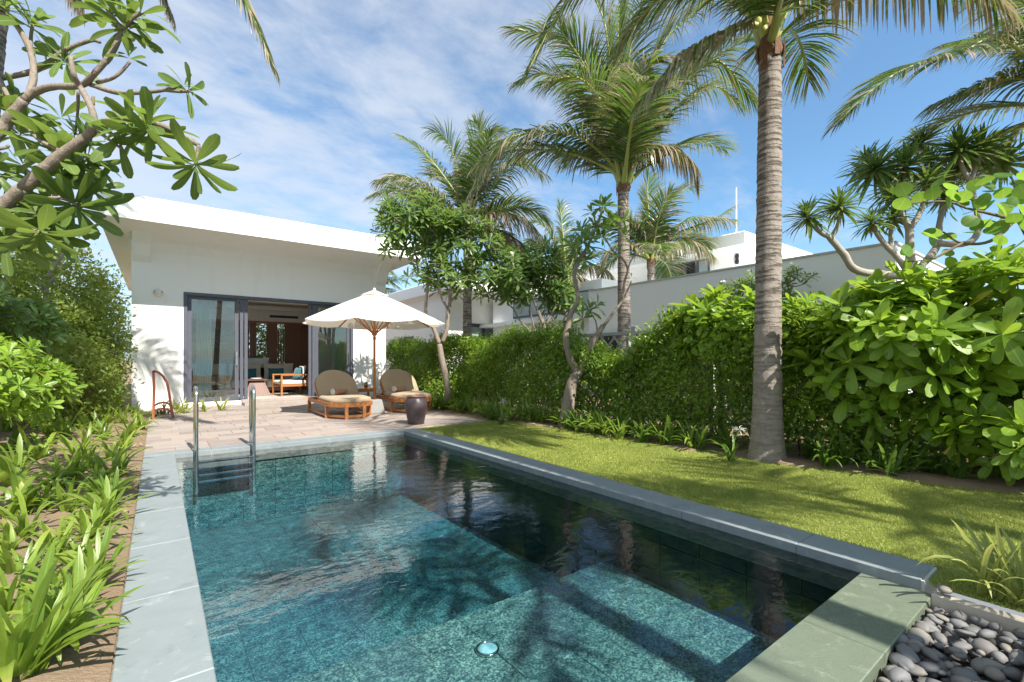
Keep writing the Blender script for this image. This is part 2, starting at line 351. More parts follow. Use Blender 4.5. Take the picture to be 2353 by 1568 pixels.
    M['whitecloth'] = plain('white_fabric', (0.78,0.77,0.75), 0.9, bscale=200)
    M['towel'] = plain('brown_towel', (0.33,0.17,0.09), 0.95, bump=0.7, bscale=260, bdist=0.006, sheen=0.4)
    t = NT('canopy_canvas'); f = t.noise(2, 4, 0.6, t.pos()); c = t.mix(f, (0.80,0.79,0.76), (0.86,0.85,0.83)); a = t.bsdf(c, 0.9, 0.2, 0, t.bump(t.noise(150,3,0.5,t.pos()),0.15,0.002))
    tr = t.n('ShaderNodeBsdfTranslucent'); tr.inputs[0].default_value = (0.85,0.76,0.62,1); mx = t.n('ShaderNodeMixShader'); mx.inputs[0].default_value = 0.28; t.L.new(a, mx.inputs[1]); t.L.new(tr.outputs[0], mx.inputs[2]); M['canvas'] = t.done(mx.outputs[0])
    t = NT('sheer_curtain'); tr = t.n('ShaderNodeBsdfTranslucent'); tr.inputs[0].default_value = (0.75,0.85,0.78,1); mx = t.n('ShaderNodeMixShader'); mx.inputs[0].default_value = 0.35; t.L.new(t.bsdf((0.72,0.80,0.74), 0.9, 0.2), mx.inputs[1]); t.L.new(tr.outputs[0], mx.inputs[2]); M['curtain'] = t.done(mx.outputs[0])
    M['steel'] = plain('polished_steel', (0.72,0.71,0.68), 0.14, var=0.04, bump=0.03, metal=1)
    M['concrete'] = plain('grey_concrete', (0.25,0.25,0.24), 0.85, var=0.2, scale=14, bump=0.5)
    t = NT('glazed_pot'); f = t.noise(5, 6, 0.6, t.pos((1,1,2.5)), 0.6); M['pot'] = t.done(t.bsdf(t.mix(f, (0.035,0.026,0.032), (0.095,0.066,0.07)), t.math('MULTIPLY_ADD', f, 0.2, 0.28), 0.5, 0, t.bump(t.noise(40,4,0.6,t.pos((1,1,3))), 0.3, 0.004)))
    M['potrim'] = plain('pot_rim', (0.17,0.075,0.05), 0.5)
    # bark
    def bark(name, a, b, ringscale=None, sc=18):
        t = NT(name); p = t.pos(); f = t.noise(sc, 6, 0.65, t.pos((1,1,0.5) if not ringscale else (1.6,1.6,1))); c = t.mix(f, a, b)
        h = f
        if ringscale:
            g = t.noise(3.5, 3, 0.5, t.pos((1,1,0.4))); sp = t.n('ShaderNodeSeparateXYZ'); t.L.new(p, sp.inputs[0])
            s = t.math('SINE', t.math('ADD', t.math('MULTIPLY', sp.outputs[2], ringscale), t.math('ADD', t.math('MULTIPLY', t.noise(5,3,0.6,p), 5.0), t.math('MULTIPLY', t.noise(1.6,2,0.6,t.pos((0,0,1))), 22.0))))
            up = t.n('ShaderNodeMapRange', interpolation_type='SMOOTHSTEP'); t.put(up.inputs[0], sp.outputs[2]); up.inputs[1].default_value = 0.6; up.inputs[2].default_value = 2.2; up.inputs[3].default_value = 0.35
            s = t.math('MULTIPLY_ADD', s, 0.045, t.noise(1.0, 4, 0.62, t.pos((3.2,3.2,24)), 0.25))
            m = t.n('ShaderNodeMapRange', interpolation_type='SMOOTHSTEP'); t.put(m.inputs[0], s); m.inputs[1].default_value = 0.485; m.inputs[2].default_value = 0.58
            k = t.math('MULTIPLY', t.math('MULTIPLY', m.outputs[0], up.outputs[0]), t.math('MULTIPLY_ADD', t.noise(9,3,0.6,p), 1.3, 0.05), clamp=True); c = t.mix(k, c, tuple(x*0.25 for x in a)); h = t.math('SUBTRACT', f, k)
            st = t.noise(30, 3, 0.6, t.pos((3,3,0.35))); c = t.mix(t.math('MULTIPLY', st, 0.35), c, tuple(x*0.45 for x in b))
        return t.done(t.bsdf(c, 0.85, 0.25, 0, t.bump(h, 0.9, 0.014)))
    M['plum_bark'] = bark('plumeria_bark', (0.13,0.10,0.08), (0.37,0.31,0.25), None, 38)
    M['palm_bark'] = bark('palm_bark', (0.19,0.155,0.13), (0.44,0.38,0.325), 112)
    M['drac_bark'] = bark('pale_bark', (0.26,0.225,0.18), (0.46,0.41,0.34), None, 9)
    M['twig'] = bark('twig_bark', (0.10,0.075,0.05), (0.24,0.19,0.13))
    M['palm_base'] = plain('palm_sheath', (0.20,0.105,0.06), 0.85, var=0.6, scale=26, bump=0.8, bscale=40, bdist=0.01)
    M['petiole'] = leafmat('yellow_green_petiole', (0.36,0.42,0.10), (0.52,0.54,0.16), (0.5,0.5,0.1), 0.05, 0.4, None, veins=False)
    # foliage
    M['plum'] = leafmat('plumeria_leaf', (0.085,0.155,0.03), (0.18,0.275,0.06), (0.36,0.50,0.07), 0.42, 0.38, (0.34,0.42,0.17), 0.045)
    M['plum_far'] = leafmat('plumeria_leaf_far', (0.055,0.120,0.025), (0.155,0.27,0.055), (0.36,0.52,0.07), 0.42, 0.38, (0.34,0.46,0.16), 0.06)
    M['scae'] = leafmat('broad_glossy_leaf', (0.11,0.24,0.020), (0.34,0.52,0.045), (0.6,0.78,0.07), 0.44, 0.31, (0.40,0.52,0.14), 0.05, old=((0.50,0.40,0.06), 0.012))
    M['hedge'] = leafmat('hedge_leaf', (0.060,0.150,0.016), (0.28,0.43,0.035), (0.52,0.68,0.06), 0.44, 0.30, (0.2,0.32,0.08), 0.1, veins=False, old=((0.38,0.33,0.07), 0.012))
    M['mixed'] = leafmat('mixed_shrub_leaf', (0.10,0.19,0.03), (0.33,0.42,0.07), (0.6,0.68,0.10), 0.45, 0.38, (0.3,0.4,0.12), 0.1, veins=False, old=((0.42,0.36,0.12), 0.04))
    M['grape'] = leafmat('round_leaf', (0.06,0.17,0.03), (0.15,0.33,0.05), (0.5,0.75,0.08), 0.5, 0.35, (0.4,0.35,0.12), 0.035)
    M['strap'] = leafmat('strap_leaf', (0.09,0.185,0.025), (0.32,0.42,0.06), (0.5,0.68,0.08), 0.42, 0.33, (0.20,0.36,0.07), 0.12, veins=False, tip=(0.42,0.34,0.10), tipamt=0.02)
    M['strap_dark'] = leafmat('dark_strap_leaf', (0.05,0.13,0.02), (0.16,0.28,0.04), (0.38,0.55,0.08), 0.4, 0.35, (0.14,0.26,0.06), 0.12, veins=False)
    M['varieg'] = leafmat('yellow_striped_leaf', (0.30,0.36,0.07), (0.50,0.52,0.16), (0.7,0.7,0.2), 0.4, 0.4, (0.12,0.24,0.05), 0.22, veins=False)
    M['sword'] = leafmat('sword_leaf', (0.075,0.155,0.03), (0.20,0.30,0.07), (0.35,0.5,0.08), 0.3, 0.35, (0.14,0.24,0.06), 0.12, veins=False, tip=(0.35,0.26,0.12), tipamt=0.06)
    M['deadsword'] = leafmat('dead_leaf', (0.30,0.21,0.13), (0.45,0.35,0.22), (0.5,0.38,0.22), 0.25, 0.8, None, veins=False)
    M['palm'] = leafmat('palm_leaflet', (0.040,0.105,0.022), (0.12,0.205,0.045), (0.32,0.5,0.07), 0.36, 0.30, (0.26,0.30,0.08), 0.10, veins=False, spec=0.6, tip=(0.32,0.24,0.18), tipamt=0.36)
    M['palm_dry'] = leafmat('dry_palm_leaflet', (0.20,0.19,0.08), (0.30,0.26,0.13), (0.5,0.42,0.2), 0.3, 0.5, None, veins=False, tip=(0.40,0.31,0.235), tipamt=0.85)
    M['petal'] = leafmat('white_petal', (0.80,0.80,0.74), (0.84,0.84,0.80), (0.85,0.85,0.7), 0.3, 0.6, None, veins=False)
    M['pink'] = plain('pink_petal', (0.7,0.05,0.16), 0.6)
    M['grass'] = leafmat('grass_blade', (0.23,0.30,0.055), (0.48,0.51,0.13), (0.55,0.62,0.14), 0.36, 0.5, None, veins=False)
    t = NT('turf'); p = t.pos(); f = t.noise(1.4, 6, 0.6, p); g = t.noise(60, 4, 0.7, p)
    c = t.mix(f, (0.19,0.25,0.05), (0.33,0.37,0.10)); c = t.mix(t.math('MULTIPLY', g, 0.4), c, (0.18,0.18,0.06)); M['turf'] = t.done(t.bsdf(c, 0.9, 0.2, 0, t.bump(g, 0.8, 0.02)))
    t = NT('sandy_soil'); p = t.pos(); f = t.noise(1.6, 7, 0.65, p); g = t.noise(45, 5, 0.7, p)
    c = t.mix(f, (0.20,0.14,0.095), (0.40,0.30,0.21)); c = t.mix(t.math('MULTIPLY', g, 0.45), c, (0.16,0.11,0.07)); M['soil'] = t.done(t.bsdf(c, 0.95, 0.15, 0, t.bump(t.math('ADD', g, f), 0.8, 0.02)))
    t = NT('river_pebble'); r = t.n('ShaderNodeObjectInfo').outputs['Random']; f = t.noise(18, 5, 0.6, t.obj()); 
    c = t.ramp(r, [(0.0,(0.075,0.08,0.09)), (0.35,(0.165,0.165,0.17)), (0.6,(0.115,0.105,0.105)), (0.8,(0.25,0.22,0.18)), (1.0,(0.06,0.06,0.07))]); c = t.mix(t.math('MULTIPLY', f, 0.45), c, (0.30,0.29,0.27)); sp_ = t.noise(90, 3, 0.6, t.obj()); c = t.mix(t.math('MULTIPLY', sp_, 0.4), c, (0.12,0.12,0.12))
    M['pebble'] = t.done(t.bsdf(c, 0.62, 0.35, 0, t.bump(t.noise(60,4,0.6,t.obj()), 0.15, 0.003)))
    M['curb'] = plain('pale_stone_curb', (0.52,0.46,0.38), 0.8, var=0.2, bump=0.5)
    M['grey_lattice'] = plain('weathered_grey_timber', (0.36,0.36,0.35), 0.8, var=0.25)
    M['black'] = plain('black_metal', (0.02,0.02,0.022), 0.5)
    M['plaster_in'] = plain('interior_plaster', (0.80,0.78,0.74), 0.8, bump=0.05)
    M['floor_in'] = plain('interior_floor', (0.55,0.50,0.46), 0.35, var=0.15, bump=0.05)
    M['lampglass'] = plain('frosted_lamp', (0.75,0.70,0.62), 0.4, bump=0)
    M['lens'] = plain('pool_light_lens', (0.62,0.85,0.78), 0.4, var=0.1, bump=0.2)
    t = NT('carved_screen'); v = t.n('ShaderNodeTexVoronoi', feature='DISTANCE_TO_EDGE'); v.inputs['Scale'].default_value = 14; t.L.new(t.pos(), v.inputs[0])
    M['carved'] = t.done(t.bsdf(t.ramp(v.outputs[0], [(0.02,(0.22,0.2,0.19)), (0.09,(0.03,0.022,0.02))]), 0.6, 0.4, 0, t.bump(v.outputs[0], 0.6, 0.01)))
make_materials()
M = MATS

# ================================================================== ground, pool, terrace
WATER = -0.060
PX0, PX1, PY0, PY1 = 0.172, 3.175, 0.912, 7.05          # water edges of the pool
def build_ground():
    # one sheet to the horizon with the pool and pebble trough cut out; a low shelf to the sea behind the camera
    mb = MB(); xs = [-400, -0.135, 3.46, 600]; ys = [-13, 0.24, 7.30, 900]
    for i in range(3):
        for j in range(3):
            if i == 1 and j == 1: continue
            mb.add([(xs[i],ys[j],-0.05),(xs[i+1],ys[j],-0.05),(xs[i+1],ys[j+1],-0.05),(xs[i],ys[j+1],-0.05)], [(0,1,2,3)])
    mb.add([(-400,-13,-0.05),(600,-13,-0.05),(600,-24,-3.2),(-400,-24,-3.2)], [(0,3,2,1)])
    struct('ground', mb, M['soil'])
    mb = MB(); mb.add([(-3000,-20,-2.2),(3000,-20,-2.2),(3000,-5000,-2.2),(-3000,-5000,-2.2)], [(0,3,2,1)]); struct('sea', mb, M['sea'])
    # planting bed with small humps, left of the pool
    def hump(x, y):
        return 0.03*math.sin(3.1*x+1.3*y)+0.025*math.sin(7.3*x-4.1*y+1)+0.012*math.sin(17*x+11*y)+0.008*math.sin(31*x-23*y)
    def bed(u, w):
        x = -0.14 - 6.5*u**1.6; y = -0.6 + 13.4*w
        e = min(1, (-0.14-x)/0.35)
        return (x, y, -0.035 + 0.05*e + hump(x, y)*e*0.8)
    mb = MB(); mb.grid(bed, 60, 120); struct('planting_bed', mb, M['soil'])
    def bedr(u, w):
        y = -1.5 + 15*w; x0 = lawn_edge(y) - 0.12 + 0.04*math.sin(5*y); x = x0 + (7.6-x0)*u
        return (x, y, -0.028 + min(1, u*9)*(0.035 + hump(x, y)*0.5))
    mb = MB(); mb.grid(bedr, 12, 80); struct('hedge_bed', mb, M['soil'])
def lawn_edge(y):
    pts = [(-3,7.2),(0.0,6.4),(0.54,6.02),(1.59,5.81),(2.7,5.56),(4.5,5.42),(6.0,5.38),(6.95,5.31),(7.6,5.0)]
    for (a,xa),(b,xb) in zip(pts, pts[1:]):
        if y <= b: return xa+(xb-xa)*max(0,(y-a)/(b-a))
    return pts[-1][1]
def build_pool():
    basin = MB(); D = -1.02
    x0,x1,y0,y1 = PX0-0.03,PX1+0.03,PY0-0.03,PY1+0.03
    w = 0.12
    basin.box(x0-w,x1+w,y0-w,y1+w,D-0.15,D-0.012)
    basin.box(x0-w,x0-0.012,y0-w,y1+w,D,-0.09); basin.box(x1+0.012,x1+w,y0-w,y1+w,D,-0.09)
    basin.box(x0,x1,y0-w,y0-0.012,D,-0.09); basin.box(x0,x1,y1+0.012,y1+w,D,-0.09)
    b = struct('pool_basin', basin, M['pool_base'])
    # floor tiles, one object each, one shared mesh
    t = 0.37; nx = int(round((x1-x0)/t)); yb = 2.85; tx = (x1-x0)/nx
    tm = MB(); tm.cbox(-tx/2+0.0007, tx/2-0.0007, -t/2+0.0007, t/2-0.0007, -0.012, 0, 0.003); me = tm.mesh('tile', M['pool_tile'])
    ny = int(math.ceil((y1-yb)/t))
    for j in range(ny):
        for i in range(nx):
            share('tile', me, b, Matrix.Translation((x0+(i+0.5)*tx, y1-(j+0.5)*t, D+random.uniform(-.002,.002))))
    # far and right wall tiles in one stuff part (too deep to be told apart)
    wt = MB(); wr = MB()
    zz = [-0.09-k*0.232 for k in range(5)]
    for k in range(4):
        z0, z1 = zz[k+1]+0.003, zz[k]-0.003
        for i in range(nx): wt.box(x0+i*tx+0.003, x0+(i+1)*tx-0.003, y1-0.004+random.uniform(-.002,.002), y1+0.012, z0, z1)
        for i in range(nx): wt.box(x0+i*tx+0.003, x0+(i+1)*tx-0.003, y0-0.012, y0+0.004, z0, z1)
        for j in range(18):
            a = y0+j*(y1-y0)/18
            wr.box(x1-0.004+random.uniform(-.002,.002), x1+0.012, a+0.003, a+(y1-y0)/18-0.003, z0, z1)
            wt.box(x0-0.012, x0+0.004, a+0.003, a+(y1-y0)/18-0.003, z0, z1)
    part('wall_tile', wt, M['pool_tile'], b, kind='stuff'); part('shaded_wall_tile', wr, M['pool_wall_shade'], b, kind='stuff')  # right wall tiles carry painted shade
    # shallow ledge at the near end and bench along the right side
    bm = MB(); bm.box(x0,x1,y0,yb,D,-0.675); s = struct('pool_ledge', bm, M['pool_base'])
    nyb = 5; tb = (yb-y0)/nyb
    tm2 = MB(); tm2.cbox(-tx/2+0.0008, tx/2-0.0008, -tb/2+0.0008, tb/2-0.0008, -0.012, 0, 0.004); me2 = tm2.mesh('tile', M['pool_tile'])
    for j in range(nyb):
        for i in range(nx): share('tile', me2, s, Matrix.Translation((x0+(i+0.5)*tx, y0+(j+0.5)*tb, -0.662+random.uniform(-.002,.002))))
    # water body
    wb = MB(); g = 0.02
    wb.box(x0-g, x1+g, y0-g, y1+g, D-0.04, WATER)
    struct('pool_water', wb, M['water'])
    # ---------------- coping slabs, each its own piece
    c = struct('pool_coping', MB().box(PX0-0.295,PX0-0.008,0.95,7.31,-0.2,-0.008).box(PX0-0.29,PX1+0.28,PY1+0.008,7.30,-0.19,-0.0075).box(PX1+0.008,PX1+0.283,0.64,7.1,-0.21,-0.008), M['grout'])
    js = [0.65,1.25,2.05,2.85,3.65,4.45,5.25,6.05,6.85]
    def slab(ax0,ax1,ay0,ay1,mat=M['slate']):
        o = part('slab', MB().cbox(ax0+0.002,ax1-0.002,ay0+0.002,ay1-0.002,-0.075,random.uniform(-0.0008,0.0008),0.004), mat, c, origin=((ax0+ax1)/2,(ay0+ay1)/2,0))
    jl = [-0.35,0.45,1.25,2.06,2.86,3.66,4.46,5.26,6.06,7.05]
    for a,b2 in zip(jl,jl[1:]): slab(PX0-0.306, PX0, a, b2)
    xs = [PX0-0.306,0.55,1.35,2.15,2.95,PX1+0.29]
    for a,b2 in zip(xs,xs[1:]): slab(a,b2,PY1,7.31)
    for a,b2 in zip(js,js[1:]+[PY1]): slab(PX1,PX1+0.29,a,b2)
    part('slab_edge', MB().box(PX1+0.004,PX1+0.02,0.66,7.05,-0.2,-0.077).box(PX0,PX1,PY1+0.004,PY1+0.02,-0.2,-0.077), M['slate_side'], c)
    # low overflow slab at the near end, level with the water
    o = struct('overflow_ledge', MB().box(-0.1,PX1-0.02,0.63,PY0-0.004,-0.24,-0.075), M['grout'])
    for a,b2 in ((-0.13,0.75),(0.75,1.62),(1.62,2.38),(2.38,3.172)):
        part('slab', MB().cbox(a+0.002,b2-0.002,0.602,PY0,-0.15,-0.055,0.004), M['green_stone'], o, origin=(a,0.63,0))
    # pebble trough and its curbs
    tr = struct('pebble_trough', MB().box(-0.13,3.13,0.24,0.60,-0.33,-0.27), M['soil'])
    curb = thing('stone_curb', 'pale sandy stone curb edging the trough of grey pebbles at bottom right', 'curb', (3.15,0.3,-0.05))
    part('curb_side', MB().cbox(3.125,3.18,0.235,0.600,-0.3,-0.035,0.006), M['curb'], curb)
    part('curb_front', MB().cbox(-0.1,3.35,0.0,0.232,-0.3,-0.022,0.006), M['curb'], curb)
def build_terrace():
    X0,X1,Y0,Y1 = -0.13,4.95,7.314,13.78
    t = struct('terrace', MB().box(X0,X1,Y0,Y1,-0.12,-0.010), M['joint'])
    rows = 22; dy = (Y1-Y0)/rows
    for j in range(rows):
        x = X0 - random.uniform(0,0.35); 
        while x < X1-0.02:
            L = random.uniform(0.34,0.62); a = max(x,X0); b = min(x+L,X1)
            if X1-b < 0.12: b = X1
            if b-a > 0.04:
                part('tile', MB().cbox(a+0.003,b-0.003,Y0+j*dy+0.003,Y0+(j+1)*dy-0.003,-0.03,random.uniform(-0.0015,0.0015),0.003), M['terrace'], t, origin=(a,Y0+j*dy,0))
            x += L
            if b >= X1: break
def build_lawn():
    mb = MB()
    ys = np.linspace(-1.2, 7.3, 60)
    def f(u, w):
        y = -1.2+8.5*w; x0 = 3.46 if y > 0.62 else 3.19; x1 = lawn_edge(y)+0.20
        x = x0+(x1-x0)*u
        return (x, y, -0.022+0.006*math.sin(2*x+y)*u)
    mb.grid(f, 8, 80); struct('lawn', mb, M['turf'])
    # the turf itself
    n = 330000
    y = -1.0 + 8.28*rng.random(n)**1.35; w0 = np.where(y > 0.62, 3.462, 3.19)
    le = np.interp(y, [-3,0.0,0.54,1.59,2.7,4.5,6.0,6.95,7.6], [7.2,6.4,6.02,5.81,5.56,5.42,5.38,5.31,5.0]) + 0.13 + 0.05*np.sin(4.3*y)+0.03*np.sin(11*y)
    x = w0 + (le-w0)*rng.random(n)
    # keep blades off the terrace corner
    h = 0.012+0.009*rng.random(n); h[rng.random(n) < .04] *= 1.5
    az = rng.random(n)*2*np.pi; tilt = 0.55*rng.random(n)*h*1.6; wd = 0.0022+0.0016*rng.random(n) + 0.0012*np.clip(y-2,0,5)
    ta = rng.random(n)*2*np.pi
    base = np.stack([x,y,np.full(n,-0.024)],1); sx = np.stack([np.cos(az),np.sin(az),np.zeros(n)],1)*wd[:,None]
    tip = base + np.stack([np.cos(ta)*tilt,np.sin(ta)*tilt,h],1)
    V = np.stack([base-sx,base+sx,tip],1).reshape(-1,3)
    raw_mesh('lawn_grass', V, np.arange(3*n).reshape(-1,3), M['grass'], kind='stuff')
def raw_mesh(name, V, F, mat, parent=None, kind=None, UV=None, smooth=False, label=None, cat=None):
    """fast mesh from numpy arrays, all faces with the same corner count; V in world coordinates"""
    pw = wl(parent); V = V - np.array(pw); me = bpy.data.meshes.new(name); k = F.shape[1]
    me.vertices.add(len(V)); me.vertices.foreach_set('co', V.astype(np.float32).ravel())
    me.loops.add(F.size); me.loops.foreach_set('vertex_index', F.astype(np.int32).ravel())
    me.polygons.add(len(F)); me.polygons.foreach_set('loop_start', np.arange(0, F.size, k, dtype=np.int32)); me.polygons.foreach_set('loop_total', np.full(len(F), k, dtype=np.int32))
    if smooth: me.polygons.foreach_set('use_smooth', np.ones(len(F), dtype=bool))
    if UV is not None:
        ul = me.uv_layers.new(name='UVMap'); ul.data.foreach_set('uv', UV[F.ravel()].astype(np.float32).ravel())
    me.materials.append(mat); me.update(calc_edges=True)
    o = bpy.data.objects.new(name, me); COL.objects.link(o)
    if parent: o.parent = parent
    WL[o.name] = tuple(pw)
    return tagp(o, label, cat, None, kind)

# ================================================================== villas
def wall_hole(x0,x1,y0,y1,z0,z1,a,b,c,d):
    """one wall slab along Y with a window hole from y a..b and z c..d"""
    o=[(y0,z0),(y1,z0),(y1,z1),(y0,z1)]; i=[(a,c),(b,c),(b,d),(a,d)]; vs=[(x,y,z) for x in (x0,x1) for y,z in o+i]
    fs=[]
    for k in range(4):
        n=(k+1)%4; fs+=[(k,n,4+n,4+k),(8+n,8+k,12+k,12+n),(k,8+k,8+n,n),(4+k,4+n,12+n,12+k)]
    return vs,fs
def villa(ox, oy, label, detail):
    """white flat roofed villa; its terrace front lies at oy+13.8"""
    T = thing('villa', label, 'villa', (ox+2.5, oy+14, 0))
    x0,x1,yf,yb = -0.47,5.60,13.80,24.0; zt = 3.76
    W = M['white']
    def P(name, mb, mat=W, parent=T, **k):
        mb.v = [(p[0]+ox,p[1]+oy,p[2]) for p in mb.v]
        if 'origin' in k: k['origin'] = (k['origin'][0]+ox, k['origin'][1]+oy, k['origin'][2])
        return part(name, mb, mat, parent, **k)
    dx0,dx1,dz0,dz1 = 0.505,4.60,0.10,2.79
    P('wall', MB().box(x0,dx0,yf,yf+0.25,-0.1,zt).box(dx1,x1,yf,yf+0.25,-0.1,zt).box(dx0,dx1,yf,yf+0.25,dz1,zt).box(dx0,dx1,yf,yf+0.25,-0.1,0.098))
    sw = MB()
    if detail: sw.add(*wall_hole(x0,x0+0.25,yf+0.25,yb,-0.1,zt,14.6,17.0,0.5,2.7))  # side windows out of view, added to brighten the room
    else:  # side wall with a small dark window
        sw.box(x0,x0+0.25,yf+0.25,16.9,-0.1,zt).box(x0,x0+0.25,18.1,yb,-0.1,zt).box(x0,x0+0.25,16.9,18.1,-0.1,1.5).box(x0,x0+0.25,16.9,18.1,2.3,zt)
        P('window', MB().box(x0+0.05,x0+0.12,16.9,18.1,1.5,2.3), M['frame'])
    P('side_wall', MB().box(x1-0.25,x1,yf+0.25,yb,-0.1,zt) if not detail else MB().add(*wall_hole(x1-0.25,x1,yf+0.25,yb,-0.1,zt,14.6,17.0,0.5,2.7))); P('side_wall', sw)
    bw = MB()
    if detail:
        for a in (x0+0.10, x1-0.15):  # frames and glass of the added side windows
            fw = P('window', MB().box(a,a+0.05,14.6,14.67,0.5,2.7).box(a,a+0.05,16.93,17.0,0.5,2.7).box(a,a+0.05,14.67,16.93,0.5,0.57).box(a,a+0.05,14.67,16.93,2.63,2.7), M['frame']); P('pane', MB().box(a+0.02,a+0.03,14.67,16.93,0.57,2.63), M['glass'], fw)
    if detail:   # back opening shows the garden behind, widened to let in more light
        bw.add([(x0,yb-0.25,-0.1),(x1,yb-0.25,-0.1),(x1,yb-0.25,zt),(x0,yb-0.25,zt),(0.5,yb-0.25,0.5),(5.1,yb-0.25,0.5),(5.1,yb-0.25,2.8),(0.5,yb-0.25,2.8),(x0,yb,-0.1),(x1,yb,-0.1),(x1,yb,zt),(x0,yb,zt),(0.5,yb,0.5),(5.1,yb,0.5),(5.1,yb,2.8),(0.5,yb,2.8)],[f for k in range(4) for f in ((k,(k+1)%4,4+(k+1)%4,4+k),(8+(k+1)%4,8+k,12+k,12+(k+1)%4),(k,8+k,8+(k+1)%4,(k+1)%4),(4+k,4+(k+1)%4,12+(k+1)%4,12+k))])
    else: bw.box(x0,x1,yb-0.25,yb,-0.1,zt)
    P('back_wall', bw)
    # roof: deep white fascia, coved soffit running down to the wall head
    rx0,rx1,ry0,ry1 = -0.95,6.05,12.30,25.2; zb,zr = 4.03,4.53
    def rect(a,b,c,d,z): return [(a,c,z),(b,c,z),(b,d,z),(a,d,z)]
    prof = [(0.0,zb),(0.42,zb-0.015),(0.78,zb-0.05),(0.94,zb-0.13),(1.0,zt-0.06)]
    vs = []; 
    for k,z in prof: vs += rect(rx0+(x0-0.001-rx0)*k, rx1+(x1+0.001-rx1)*k, ry0+(yf-0.001-ry0)*k, ry1+(yb+0.001-ry1)*k, z)
    n = len(prof); fs = [(i*4+j, (i+1)*4+j, (i+1)*4+(j+1)%4, i*4+(j+1)%4) for i in range(n-1) for j in range(4)]
    P('soffit', MB().add(vs, fs, 0, False))
    vs = rect(rx0,rx1,ry0,ry1,zb)+rect(rx0-.004,rx1+.004,ry0-.004,ry1+.004,zr-0.02)+rect(rx0+0.02,rx1-0.02,ry0+0.02,ry1-0.02,zr)+rect(rx0+0.3,rx1-0.3,ry0+0.3,ry1-0.3,zr)+rect(rx0+0.32,rx1-0.32,ry0+0.32,ry1-0.32,zr-0.12)
    P('roof', MB().add(vs, [(i*4+j, i*4+(j+1)%4, (i+1)*4+(j+1)%4, (i+1)*4+j) for i in range(4) for j in range(4)]+[(16,17,18,19)]))
    for bx in (x0+0.02, x1-0.34):
        fin = MB(); w = 0.32; yy = [(yf-0.002,zt-0.35),(yf-0.14,zt-0.22),(yf-0.30,zt+0.02),(yf-0.62,zb-0.02),(yf-0.64,zb+0.05),(yf-0.002,zb+0.05)]
        m = len(yy); fin.add([(bx,a,b) for a,b in yy]+[(bx+w,a,b) for a,b in yy], [tuple(range(m))[::-1] , tuple(range(m,2*m))]+[(i,(i+1)%m,m+(i+1)%m,m+i) for i in range(m)])
        P('bracket', fin)
    # glazed door: dark frame, sliding leaves
    F = M['frame']; y = yf+0.07
    P('door_frame', MB().box(dx0,dx1,yf-0.012,y+0.12,dz1-0.075,dz1).box(dx0,dx0+0.075,yf-0.012,y+0.12,dz0,dz1-0.075).box(dx1-0.075,dx1,yf-0.012,y+0.12,dz0,dz1-0.075).box(dx0+0.075,dx1-0.075,yf+0.005,y+0.10,dz0-0.002,dz0+0.012), F)
    def leaf(a, b, yy):
        d = P('door_leaf', MB().box(a,a+0.085,yy,yy+0.045,dz0+0.013,dz1-0.076).box(b-0.085,b,yy,yy+0.045,dz0+0.013,dz1-0.076).box(a+0.085,b-0.085,yy,yy+0.045,dz1-0.15,dz1-0.076).box(a+0.085,b-0.085,yy,yy+0.045,dz0+0.013,dz0+0.11), F)
        P('pane', MB().box(a+0.085,b-0.085,yy+0.018,yy+0.026,dz0+0.11,dz1-0.15), M['glass'] if detail else M['far_glass'], d)
        P('handle', MB().box(b-0.055,b-0.03,yy-0.035,yy-0.012,1.0,1.35).box(b-0.05,b-0.035,yy-0.012,yy,1.03,1.05).box(b-0.05,b-0.035,yy-0.012,yy,1.3,1.32), M['steel'], d)
    if detail:
        leaf(dx0+0.08, 1.67, y); leaf(3.55, dx1-0.08, y)
        for cxp, k in ((1.70, 1), (3.37, -1)):   # folded narrow leaves seen edge on
            for q in (0, 1):
                a = cxp + q*0.10; d = P('door_leaf', MB().box(a,a+0.075,y-0.02,y+0.03,dz0+0.013,dz1-0.076), F)
    else:
        for k in range(4): leaf(dx0+0.08+k*0.985, dx0+0.08+(k+1)*0.985, y)
    # steps
    P('step', MB().cbox(1.72,4.95,yf-0.62,yf-0.001,0.0,0.072,0.006), M['terrace'])
    P('sill', MB().cbox(1.72,4.95,yf-0.22,yf-0.012,0.072,0.128,0.005), M['terrace'])
    P('plinth', MB().cbox(dx0,1.72,yf-0.05,yf-0.013,-0.02,0.10,0.004))
    return T, P
